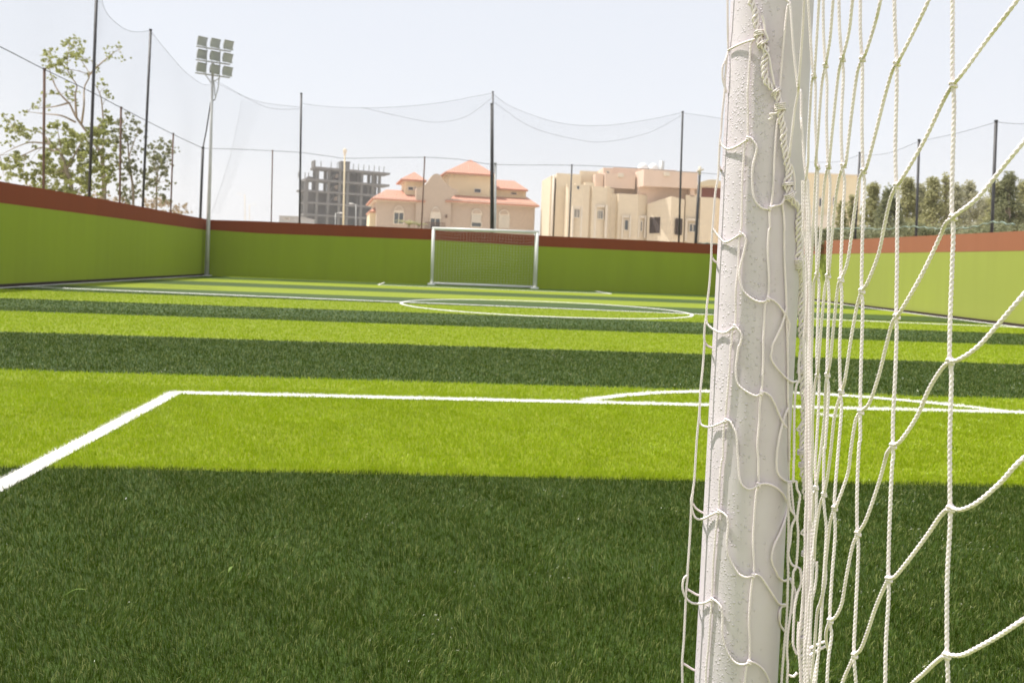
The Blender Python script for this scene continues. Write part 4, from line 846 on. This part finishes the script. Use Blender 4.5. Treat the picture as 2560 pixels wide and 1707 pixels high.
for (u, vv) in ((1306, 122), (1428, 128)):
    c = v.pt(Z3(u, vv), 5); mb = MB(); r_ = .46; mb.tube([c - Vector((0, 0, 1.6)), c - Vector((0, 0, .1)), c + Vector((0, 0, .12)), c + Vector((0, 0, .24)), c + Vector((0, 0, .28))], [r_, r_, r_ * .8, r_ * .45, .08], 16)
    mb.build('water_tank', M['tank'], vo, True)
c = v.pt(Z3(1525, 125), 5); mb = MB(); mb.tube([c - Vector((0, 0, 1.6)), c + Vector((0, 0, .45))], .22, 12); mb.build('flue', M['galv'], vo, True)
for (u, vv, o) in ((1045, 228, 1.1), (1585, 215, -.4)):
    c = v.pt(Z3(u, vv), o); mb = MB(); mb.box(c, (.5, .2, .35), (v.e, v.n, Vector((0, 0, 1)))); mb.build('wall_lamp', M['trim'], vo, bevel=.05)
c0, c1 = v.pt(Z3(232, 870), 1.0), v.pt(Z3(258, 225), 1.0)
mb = MB(); mb.tube([Vector((c0.x, c0.y, 0)), Vector((c0.x, c0.y, c1.z))], .09, 8); mb.build('drain_pipe', M['trim'], vo, True)

# --- tan vaulted building behind the villa
t = Facade(Z3(2100, 400), 82, 4); t.Z = Z3
to = empty('vaulted_building', t.at(0, 4, 0), 'maroon walled building with a tan curved roof between the villa and the near post', 'building')
t.slab([(1940, 352)] + [(1960 + 70 * math.sin(q) * 0 + (330) * k / 10, 350 - 72 * math.sin(math.pi * min(1, .14 + .075 * k))) for k, q in enumerate(np.linspace(0, 1, 11))] + [(2330, 352)], -1, 7).build('roof', M['cream'], to)
t.box(2000, 372, 2330, 560, 0, 6, zb=-.1).build('wall', M['maroon'], to); t.box(1945, 353, 2330, 371, -.6, 6).build('fascia', M['trim'], to); t.box(1955, 371, 1990, 560, -.5, 0, zb=-.1).build('pier', M['trim'], to)
# --- pale building right of the near post
p = Facade(Z4(400, 700), 62, 3); p.Z = Z4
po = empty('pale_building', p.at(0, 3, 0), 'plain pale beige building seen through the bunched net beside the near post', 'building')
p.box(60, 235, 660, 920, 0, 8, zb=-.1).build('wall', M['cream'], po); p.box(60, 222, 664, 236, -.08, 8).build('parapet', M['trim'], po); p.box(40, 650, 470, 930, -1.5, -.02, zb=-.1).build('annexe', M['trim'], po)
p.window(238, 825, 300, 930, -1.53, po, bars=1, frame='black'); p.window(236, 480, 262, 560, -.03, po, bars=0); p.window(380, 470, 404, 550, -.03, po, bars=0)
# --- grey flat roofed building
g = Facade(Z1(170, 1390), 130, 0); g.Z = Z1
go = empty('low_building', g.at(0, 3, 0), 'low pale grey flat building left of the unfinished concrete tower', 'building')
g.box(-15, 1290, 345, 1420, 0, 10, zb=-.1).build('wall', M['kerb'], go); g.window(80, 1322, 158, 1340, -.03, go, bars=0, frame='trim'); g.box(-25, 1283, 355, 1291, -.2, 10.2).build('parapet', M['kerb'], go)

# --- unfinished concrete frame
c = Facade(Z1(870, 900), 235, 26); c.Z = Z1
co = empty('concrete_frame', c.at(0, 8, 0), 'unfinished grey concrete building, open floors of columns and slabs, in the haze', 'building')
K = lambda f, nm='column', m='concrete': f.build(nm, M[m], co)
sx = lambda u, vv=850, o=0: c.sz(Z1(u, vv), o)[0]
zs = [c.sz(Z1(870, vv), 0)[1] for vv in (430, 645, 842, 1050, 1262, 1475)]
L0, L1, L2 = sx(440, 820), sx(672), sx(1775)
DP = 5.5
for i, z in enumerate(zs):
    a = L1 - .4 if i == 0 else L0
    K(c.blk(a - (.8 if i == 0 else 1.2 if i == 2 else 0), L2 + (2.6 if i < 2 else .2), z - .58, z, -1.2 if i < 2 else -.3, DP), 'floor_slab')
    if i: 
        K(c.blk(a, L2, z + (.0), z + .005, 0, .01), 'slab_edge') if False else None
for u in (668, 866, 1065, 1210, 1458, 1655, 1775):
    K(c.blk(sx(u) - .36, sx(u) + .36, -.1, zs[0] - .57, .2, 1.0)); K(c.blk(sx(u) - .4, sx(u) + .4, -.1, zs[0] - .57, DP - 1, DP - .2))
for u in (452, 490):
    K(c.blk(sx(u) - .3, sx(u) + .3, -.1, zs[1] - .57, .2, .9)); K(c.blk(sx(u) - .3, sx(u) + .3, -.1, zs[1] - .57, DP - 1, DP - .2))
for i in range(1, 6):                                           # infill walls at the back of the rooms, near-black ones carry painted shade
    top, bot = zs[i - 1] - .59, zs[i] + .01
    if i >= 3: K(c.blk(L0 + .3, L1 - .5, bot, top, 1.2, 1.5), 'infill_wall', 'block'); K(c.blk(L1, sx(1060), bot, top, 3.5, 3.8), 'infill_wall', 'block')
    K(c.blk(sx(1100), L2 - (4.5 if i == 1 else .6), bot, top, 4.6 if i < 3 else 4, 5.0 if i < 3 else 4.4), 'infill_wall', 'void')
    if i < 3: K(c.blk(sx(930), sx(1100), bot, top, 4.9, 5.2), 'infill_wall', 'block')
    K(c.blk(sx(1395), sx(1425), bot, top, 1.5, 3.5), 'partition', 'block'); K(c.blk(sx(1060), sx(1100), bot, top, 1.5, 4.5), 'partition', 'block'); K(c.blk(sx(620), sx(645), bot, top, 1.2, DP - 1), 'partition', 'block') if i > 1 else None
for i in (1, 2, 3):                                             # stair flights
    A0, A1 = sx(880), sx(1010); zz = zs[i]; mb = MB(); mb.hexa([c.at(A0, 2, zz), c.at(A0 + .5, 2, zz), c.at(A0 + .5, 4, zz), c.at(A0, 4, zz), c.at(A1, 2, zz + 2.3), c.at(A1 + .5, 2, zz + 2.3), c.at(A1 + .5, 4, zz + 2.3), c.at(A1, 4, zz + 2.3)])
    K(mb, 'stair_flight'); K(c.blk(A1, sx(1065), zz + .9, zz + 2.2, 2.2, 4.2), 'stair_landing', 'villapink')
for u in (730, 912, 1022, 1310, 1402, 1495, 1590, 1682, 1772, 1855): K(c.blk(sx(u, 400) - .08, sx(u, 400) + .08, zs[0], zs[0] + 1.8, 0, .2), 'starter_column')
for u in (585,): K(c.blk(sx(u, 400), sx(u, 400) + .5, zs[0] - .3, zs[0] + 1.7, -1.2, 2), 'upstand')
K(c.blk(sx(1112, 400), sx(1268, 400), zs[0] + .01, zs[0] + 2.2, 1.5, 4.5), 'stair_head'); K(c.blk(sx(1105, 400), sx(1275, 400), zs[0] + 2.2, zs[0] + 2.45, 1.2, 4.8), 'stair_head_roof')
for u in (330, 450, 510): K(c.blk(sx(u, 560) - .1, sx(u, 560) + .1, zs[1], zs[1] + 1.6, 0, .3), 'starter_column')
for u, r_ in ((540, .55), (570, .4), (600, .45)):
    q = c.at(sx(u, 600), 1, zs[1] + .2); mb = MB(); mb.blob(q, (r_ * 1.6, r_, r_)); K(mb, 'rubble_heap', 'block')

# ------------------------------------------------------------------ lamp posts beyond the walls
def lamp(top, bot, depth, r, label, head, mt='galv', dirx=0):
    t_, b_ = D(*top, depth), D(*bot, depth); b0_ = Vector((b_.x + (b_.x - t_.x) * (b_.z / max(.1, t_.z - b_.z)), b_.y, -.03))
    o = empty('street_lamp', b0_, label, 'street lamp'); mb = MB(); mb.tube([b0_, t_], [r, r * .7], 8); mb.build('pole', M[mt], o, True)
    mb = MB()
    if head == 'ball': mb.blob(t_ + Vector((0, 0, .16)), (.15, .15, .19), 12, 8); mb.tube([t_ - Vector((0, 0, .2)), t_ + Vector((0, 0, .02))], [r * .8, .10], 10)
    elif head == 'flood':
        mb.bar(t_ + _R0 * -.10 + Vector((0, 0, .03)), t_ + _R0 * .13 + Vector((0, 0, .10)), .14, .06); mb.tube([t_ - Vector((0, 0, .1)), t_ + Vector((0, 0, .2))], r * .8, 8)
    else:
        e_ = t_ + _R0 * dirx + Vector((0, 0, .1)); mb.tube([t_ - Vector((0, 0, .05)), t_ + _R0 * dirx * .5 + Vector((0, 0, .08)), e_], r * .5, 6); mb.blob(e_ + Vector((0, 0, -.02)), (.26, .14, .09), 10, 6)
    mb.build('lamp_head', M['trim' if head != 'arm' else 'tank'], o, True)
lamp(Z1(1155, 165), Z1(1128, 1430), 60, .075, 'tall tan lamp post with a round head before the unfinished building', 'ball', 'cream')
lamp(Z1(1352, 1075), Z1(1350, 1440), 110, .06, 'pale street lamp with a short arm, right of the tall tan lamp post', 'arm', 'galv', -.7)
lamp(Z1(988, 1235), Z1(985, 1425), 120, .06, 'small pale street lamp with a short arm, left of the tall tan lamp post', 'arm', 'galv', .8)
lamp(V(562, 447), V(563, 507), 150, .09, 'taller of two distant street lamps right of the floodlight mast', 'arm', 'trim', -1.2)
lamp(V(573, 470), V(573, 507), 170, .09, 'shorter of two distant street lamps right of the floodlight mast', 'arm', 'trim', 1.2)
lamp(Z3(1972, 190), Z3(1925, 1015), 31.0, .07, 'dark pole with a small tilted floodlight just left of the near post', 'flood', 'black')

# ------------------------------------------------------------------ trees and shrubs
def leafmesh(name, cl, mt, parent, size, dens, seed, flat=.0, droop=.0):
    g_ = np.random.default_rng(seed); P_, S_ = [], []
    for c_, r_ in cl:
        k = max(6, int(dens * r_ ** 2 * max(.4, 1 + .3 * g_.normal()))); d = g_.normal(size=(k, 3)); d /= np.linalg.norm(d, axis=1)[:, None]
        d *= (r_ * g_.uniform(.15, 1.08, k) ** .6)[:, None]; d[:, 2] *= .82
        P_.append(np.array(tuple(c_)) + d)
    P_ = np.concatenate(P_); k = len(P_); sz_ = size * g_.uniform(.6, 1.35, k)
    a = g_.normal(size=(k, 3)); a[:, 2] -= droop; a /= np.linalg.norm(a, axis=1)[:, None]; b = np.cross(a, g_.normal(size=(k, 3)) + [0, 0, .6]); b /= np.linalg.norm(b, axis=1)[:, None]
    u = a * sz_[:, None]; w = b * (sz_ * .42)[:, None]
    vv = np.stack([P_ - u * .5, P_ + w - u * .02, P_ + u * .55, P_ - w - u * .02], 1).reshape(-1, 3); i = np.arange(k)[:, None] * 4
    return npmesh(name, vv, i + np.array([[0, 1, 2, 3]]), None, (M[mt],), parent=parent, attr=np.repeat(g_.uniform(0, 1, k), 4))
def limb(mb, pts, r0, r1, n=7):
    c_ = curve3(pts, 6); mb.tube(c_, list(np.linspace(r0, r1, len(c_))), n)
Z7 = lambda u, vv: (u / 3.136, 60 + vv / 3.136)
def left_tree(label, depth, trunk, limbs, clusters, mt, size, dens, seed, r0, name='tree', twigs=True):
    g_ = random.Random(seed); pt = lambda u, vv, j=0: D(*Z7(u, vv), depth + j)
    b0_ = pt(*trunk[0]); base_ = Vector((b0_.x, b0_.y, -.03)); o = empty(name, base_, label, 'tree' if name == 'tree' else 'shrub', 'plants behind the left wall')
    mb = MB(); limb(mb, [base_] + [pt(*q) for q in trunk], r0, r0 * .35)
    for k, L in enumerate(limbs): limb(mb, [pt(*q, g_.uniform(-.8, .8) * (i > 0)) for i, q in enumerate(L)], r0 * .42, r0 * .09, 6)
    cl = []; m = depth / FPX / 3.136
    skel = [pt(*q) for q in trunk] + [pt(*q) for L in limbs for q in L]
    for (u, vv, r_) in clusters:
        c_ = pt(u, vv, g_.uniform(-1.4, 1.4) * min(1, r0 / .12)); R_ = r_ * m
        for _ in range(14 if r_ > 35 else 8): cl.append((c_ + Vector((g_.gauss(0, .75), g_.gauss(0, .8), g_.gauss(0, .65))) * R_, R_ * g_.uniform(.16, .5)))
        if twigs:
            s_ = min(skel, key=lambda q: (q - c_).length); mb.tube([s_, s_ * .45 + c_ * .55 + Vector((0, 0, .06)), c_ + Vector((0, 0, R_ * .5))], [.010, .007, .004], 4)
    mb.build('trunk', M['bark'], o, True)
    leafmesh('crown', cl, mt, o, size, dens, seed); return o
UP = [(540, 150, 40), (610, 150, 40), (590, 210, 45), (390, 225, 36), (380, 300, 42), (450, 330, 50), (520, 250, 40), (640, 270, 36), (690, 285, 26), (530, 370, 36), (560, 520, 36), (430, 540, 30), (540, 560, 22), (860, 225, 26), (930, 190, 28), (962, 265, 26), (862, 268, 22), (830, 510, 36), (862, 560, 28), (330, 640, 34), (270, 650, 26), (210, 685, 24), (760, 350, 20), (345, 560, 22), (690, 400, 18), (410, 420, 22), (600, 620, 22)]
LO = [(20, 720, 18), (110, 740, 30), (60, 800, 45), (190, 840, 50), (120, 880, 36), (290, 840, 32), (40, 940, 22), (210, 880, 28), (270, 962, 14), (90, 1050, 60), (140, 1120, 60), (60, 1120, 50), (30, 1215, 34), (180, 1190, 44), (240, 1080, 22), (380, 800, 28), (450, 800, 56), (430, 900, 46), (540, 880, 64), (500, 980, 60), (600, 940, 66), (400, 1040, 56), (480, 1080, 76), (580, 1060, 66), (640, 1000, 56), (700, 900, 56), (380, 1160, 66), (480, 1200, 76), (600, 1180, 76), (680, 1130, 66), (300, 1210, 50), (240, 1235, 40), (450, 1280, 60), (560, 1300, 60), (650, 1300, 60), (740, 830, 40), (790, 790, 40), (840, 800, 48), (760, 900, 56), (840, 930, 56), (760, 1000, 46), (850, 1050, 56), (750, 1100, 56), (780, 1200, 56), (860, 1200, 40), (760, 1300, 40), (840, 700, 28), (350, 1290, 50), (700, 1340, 40)]
left_tree('tallest tree behind the left wall, sparse pale crown above a bare forked trunk', 26, [(815, 1340), (805, 1120), (795, 1030), (745, 940), (690, 860), (600, 735), (545, 625)],
          [[(545, 625), (480, 560), (430, 480), (400, 400), (380, 300)], [(640, 780), (658, 640), (662, 500), (700, 400), (640, 290), (590, 190)], [(700, 400), (770, 330), (860, 250), (930, 200)], [(800, 1040), (812, 850), (800, 640), (780, 540), (720, 440)],
           [(600, 735), (590, 560), (600, 480), (530, 360), (540, 180)], [(590, 770), (480, 720), (340, 705), (220, 690)], [(540, 620), (420, 650), (300, 660)]], UP, 'leaf_pale', .06, 4200, 11, .08)
left_tree('broad bushy yellow green tree behind the left wall, at the left edge', 24, [(560, 1330), (520, 1150), (470, 1010), (400, 950), (320, 932)], [[(400, 950), (330, 860), (250, 840), (120, 830)], [(320, 932), (230, 930), (120, 970), (0, 1030)], [(470, 1010), (330, 970), (200, 1020), (90, 1060)], [(520, 1150), (600, 1000), (660, 900), (760, 830)], [(520, 1150), (480, 980), (450, 820)]],
          LO, 'leaf_pale', .062, 5800, 12, .07)
left_tree('dark leaved slim tree behind the left wall, between the rusty post and black post', 27, [(1045, 1380), (1030, 1200), (1010, 1040), (1000, 880)], [[(1030, 1200), (960, 1080), (920, 930)], [(1010, 1040), (1060, 900), (1085, 830)], [(1010, 950), (950, 830), (990, 720)]],
          [(900, 840, 36), (940, 765, 36), (1000, 712, 28), (960, 850, 46), (1040, 772, 34), (1090, 830, 42), (1010, 900, 42), (900, 930, 42), (960, 960, 36), (1080, 980, 28), (900, 1030, 46), (960, 1080, 40), (1020, 1090, 36), (1060, 1040, 28), (1000, 1140, 36), (1080, 1165, 36), (970, 1200, 36), (890, 1130, 36), (940, 1290, 46), (1010, 1300, 46), (1050, 1350, 38), (980, 1370, 38)], 'leaf_dark', .062, 4600, 13, .05)
left_tree('small dark bushy tree behind the left wall, just right of the tall black post', 29, [(1225, 1420), (1228, 1250), (1240, 1100)], [[(1228, 1250), (1300, 1130), (1330, 1000)], [(1240, 1200), (1200, 1080), (1215, 970)]],
          [(1210, 962, 36), (1280, 945, 36), (1322, 985, 42), (1362, 992, 22), (1200, 1030, 42), (1260, 1040, 56), (1220, 1110, 56), (1180, 1150, 42), (1290, 1130, 46), (1250, 1200, 46), (1170, 1240, 36), (1270, 1300, 32), (1290, 1370, 36), (1330, 1250, 22), (1135, 1290, 36), (1200, 1330, 28)], 'leaf_dark', .062, 4600, 14, .045)
for lb, pts, seed in (('dry brown shrub over the left wall under the small dark tree', [(1190, 1400, 46), (1240, 1400, 50), (1290, 1430, 34), (1150, 1420, 30)], 21), ('low brownish shrub at the far end of the left wall top', [(1360, 1445, 30), (1410, 1450, 36), (1450, 1440, 30), (1440, 1480, 32), (1390, 1490, 26)], 22),
                      ('dry straw coloured scrub along the left wall below the bushy tree', [(380, 1300, 30), (460, 1315, 30), (540, 1330, 28), (620, 1345, 30), (300, 1285, 26), (230, 1265, 24)], 23), ('dry brown scrub along the left wall at the forked trunk', [(760, 1350, 34), (830, 1365, 34), (900, 1385, 30), (700, 1350, 26), (960, 1400, 28)], 24)):
    left_tree(lb, 31 if seed in (21, 22) else 26.5, [(pts[0][0], pts[0][1] + 40), pts[0][:2]], [], pts, 'leaf_dry', .055, 4200, seed, .02, 'dry_shrub')
g_ = random.Random(5)
RT_ = [('leaf_olive', 470, 560, 70, 90, 33, 'small olive tree just right of the pale building'), ('leaf_olive', 575, 465, 60, 60, 33.5, 'slim olive tree with a pointed top over the pale building corner'), ('leaf_olive', 800, 362, 100, 200, 32, 'round topped olive tree left of the middle dark post'),
       ('leaf_dark', 960, 430, 110, 190, 31, 'darker olive tree directly left of the middle dark post, with a lower crown'), ('leaf_olive', 1150, 338, 130, 220, 33, 'tall olive tree right behind the middle dark post'), ('leaf_grey', 1280, 385, 110, 220, 34, 'greyish olive tree a little right of the middle dark post'),
       ('leaf_olive', 1420, 320, 140, 230, 32, 'broad olive tree between the two right hand posts'), ('leaf_olive', 1548, 272, 60, 120, 32.5, 'tallest thin olive crown between the two right hand posts'), ('leaf_grey', 1650, 395, 120, 200, 35, 'grey olive tree right of the tallest thin crown'),
       ('leaf_grey', 1790, 350, 150, 220, 36, 'pale greyish tree left of the rightmost post'), ('leaf_grey', 1960, 515, 140, 160, 37, 'low greyish tree beneath the gap by the rightmost post'),
       ('leaf_olive', 2080, 345, 110, 230, 31.5, 'olive tree directly behind the rightmost post'), ('leaf_dark', 2200, 262, 130, 260, 31, 'pointed dark green tree just right of the rightmost post'), ('leaf_olive', 2350, 350, 130, 230, 31.5, 'olive tree at the right edge of the picture')]
for k, (mt, u, vt, rx, ry, dp, lb) in enumerate(RT_):
    m = dp / FPX / 4.126; top = D(*Z4(u, vt), dp); base_ = Vector((top.x, top.y, -.03)); o = empty('tree', base_, lb, 'tree', 'trees behind the right wall')
    zb_ = D(*Z4(u, 930), dp).z - .5; cz = top.z; cl = []; mb = MB(); limb(mb, [base_, base_ + Vector((.1, 0, zb_)), Vector((top.x, top.y, cz - ry * m * .6)), Vector((top.x, top.y, cz - .1))], .11, .01)
    rx *= 1.6; nb = 200 if rx > 140 else 90
    for j in range(nb):
        f = g_.random(); z = zb_ + (cz - zb_) * f; q = (1 - f) ** .62 * (.85 + .3 * math.sin(k * 5 + f * 9)) if f > .45 else 1.0; a_ = g_.uniform(0, 6.28); rr_ = rx * m * 1.05 * q * math.sqrt(g_.random())
        c_ = Vector((top.x + math.cos(a_) * rr_, top.y + math.sin(a_) * rr_, z + abs(g_.gauss(0, .10)))); cl.append((c_, g_.uniform(.09, .27) * (1 if rx > 140 else .8)))
        if j % 6 == 0: mb.tube([Vector((top.x, top.y, max(.3, z - .5))), c_], [.02, .006], 4)
    mb.build('trunk', M['bark'], o, True); leafmesh('crown', cl, mt, o, .08, 950, 100 + k)
hp = D(*Z4(1300, 880), 24.5)                                    # scrub at the foot of the trees
for k, (u, lb) in enumerate(((520, 'low dark shrub on the sunlit wall top beside the pale building'), (900, 'low dark shrub on the sunlit wall top, left of the middle post'), (1260, 'low dark shrub on the sunlit wall top, right of the middle post'), (1640, 'low dark shrub on the sunlit wall top, midway to the rightmost post'), (2020, 'low dark shrub at the foot of the rightmost post'), (2330, 'low dark shrub on the sunlit wall top at the right edge'))):
    dp = 28 - k * .9; c_ = D(*Z4(u, 855 - k * 8), dp); base_ = Vector((c_.x, c_.y, -.03)); o = empty('shrub', base_, lb, 'shrub', 'shrubs along the right wall')
    cl = [(c_ + Vector((g_.uniform(-1.5, 1.5), g_.uniform(-.3, .3), g_.uniform(-.6, .12))), g_.uniform(.18, .3)) for _ in range(34)]
    mb = MB()
    for j in range(5): mb.tube([base_ + Vector((.1 * j - .2, 0, 0)), c_ + Vector((.6 * j - 1.2, 0, -.1))], [.03, .01], 5)
    mb.build('stem', M['bark'], o); leafmesh('foliage', cl, 'leaf_dark', o, .08, 1300, 200 + k)
for (u, vv, dp, s_, lb) in ((600, 905, 66, 1.0, 'small palm plant before the stone house, under its arched window'), (720, 915, 66, .6, 'smaller palm plant beside the short rusty post, before the stone house')):
    c_ = D(*Z2(u, vv), dp); o = empty('palm_plant', Vector((c_.x, c_.y, -.03)), lb, 'plant'); mb = MB(); mb.tube([Vector((c_.x, c_.y, -.03)), c_], .12, 8); mb.build('stem', M['bark'], o)
    mb = MB()
    for j in range(13):
        a_ = j * 2.4; L_ = s_ * g_.uniform(.9, 1.4); pts = [c_ + Vector((math.cos(a_) * L_ * q, math.sin(a_) * L_ * q, L_ * (1.15 * q - 1.0 * q * q))) for q in np.linspace(0, 1, 6)]
        w = [.04, .10, .12, .10, .06, .01]; e_ = Vector((-math.sin(a_), math.cos(a_), 0)); vs = []
        for q, ww in zip(pts, w): vs += [q - e_ * ww, q + Vector((0, 0, .03)), q + e_ * ww]
        mb.add(vs, [(3 * i + d_, 3 * i + d_ + 1, 3 * i + 4 + d_, 3 * i + 3 + d_) for i in range(5) for d_ in (0, 1)])
    mb.build('fronds', M['leaf_olive'], o)

# ------------------------------------------------------------------ dusty air
mb = MB(); mb.hexa([(x, y, z) for z in (-1.1, 60) for x, y in ((-720, -720), (720, -720), (720, 720), (-720, 720))])
hz = mb.build('haze', M['line']); hz.data.materials.clear(); hm = bpy.data.materials.new('dusty_air'); hm.use_nodes = True; ht = hm.node_tree; ht.nodes.remove(ht.nodes['Principled BSDF'])
pv = ht.nodes.new('ShaderNodeVolumePrincipled'); pv.inputs['Color'].default_value = (.80, .80, .81, 1); pv.inputs['Density'].default_value = .0006; pv.inputs['Anisotropy'].default_value = .1
ht.links.new(pv.outputs[0], ht.nodes['Material Output'].inputs['Volume']); hz.data.materials.append(hm); tag(hz, kind='stuff')
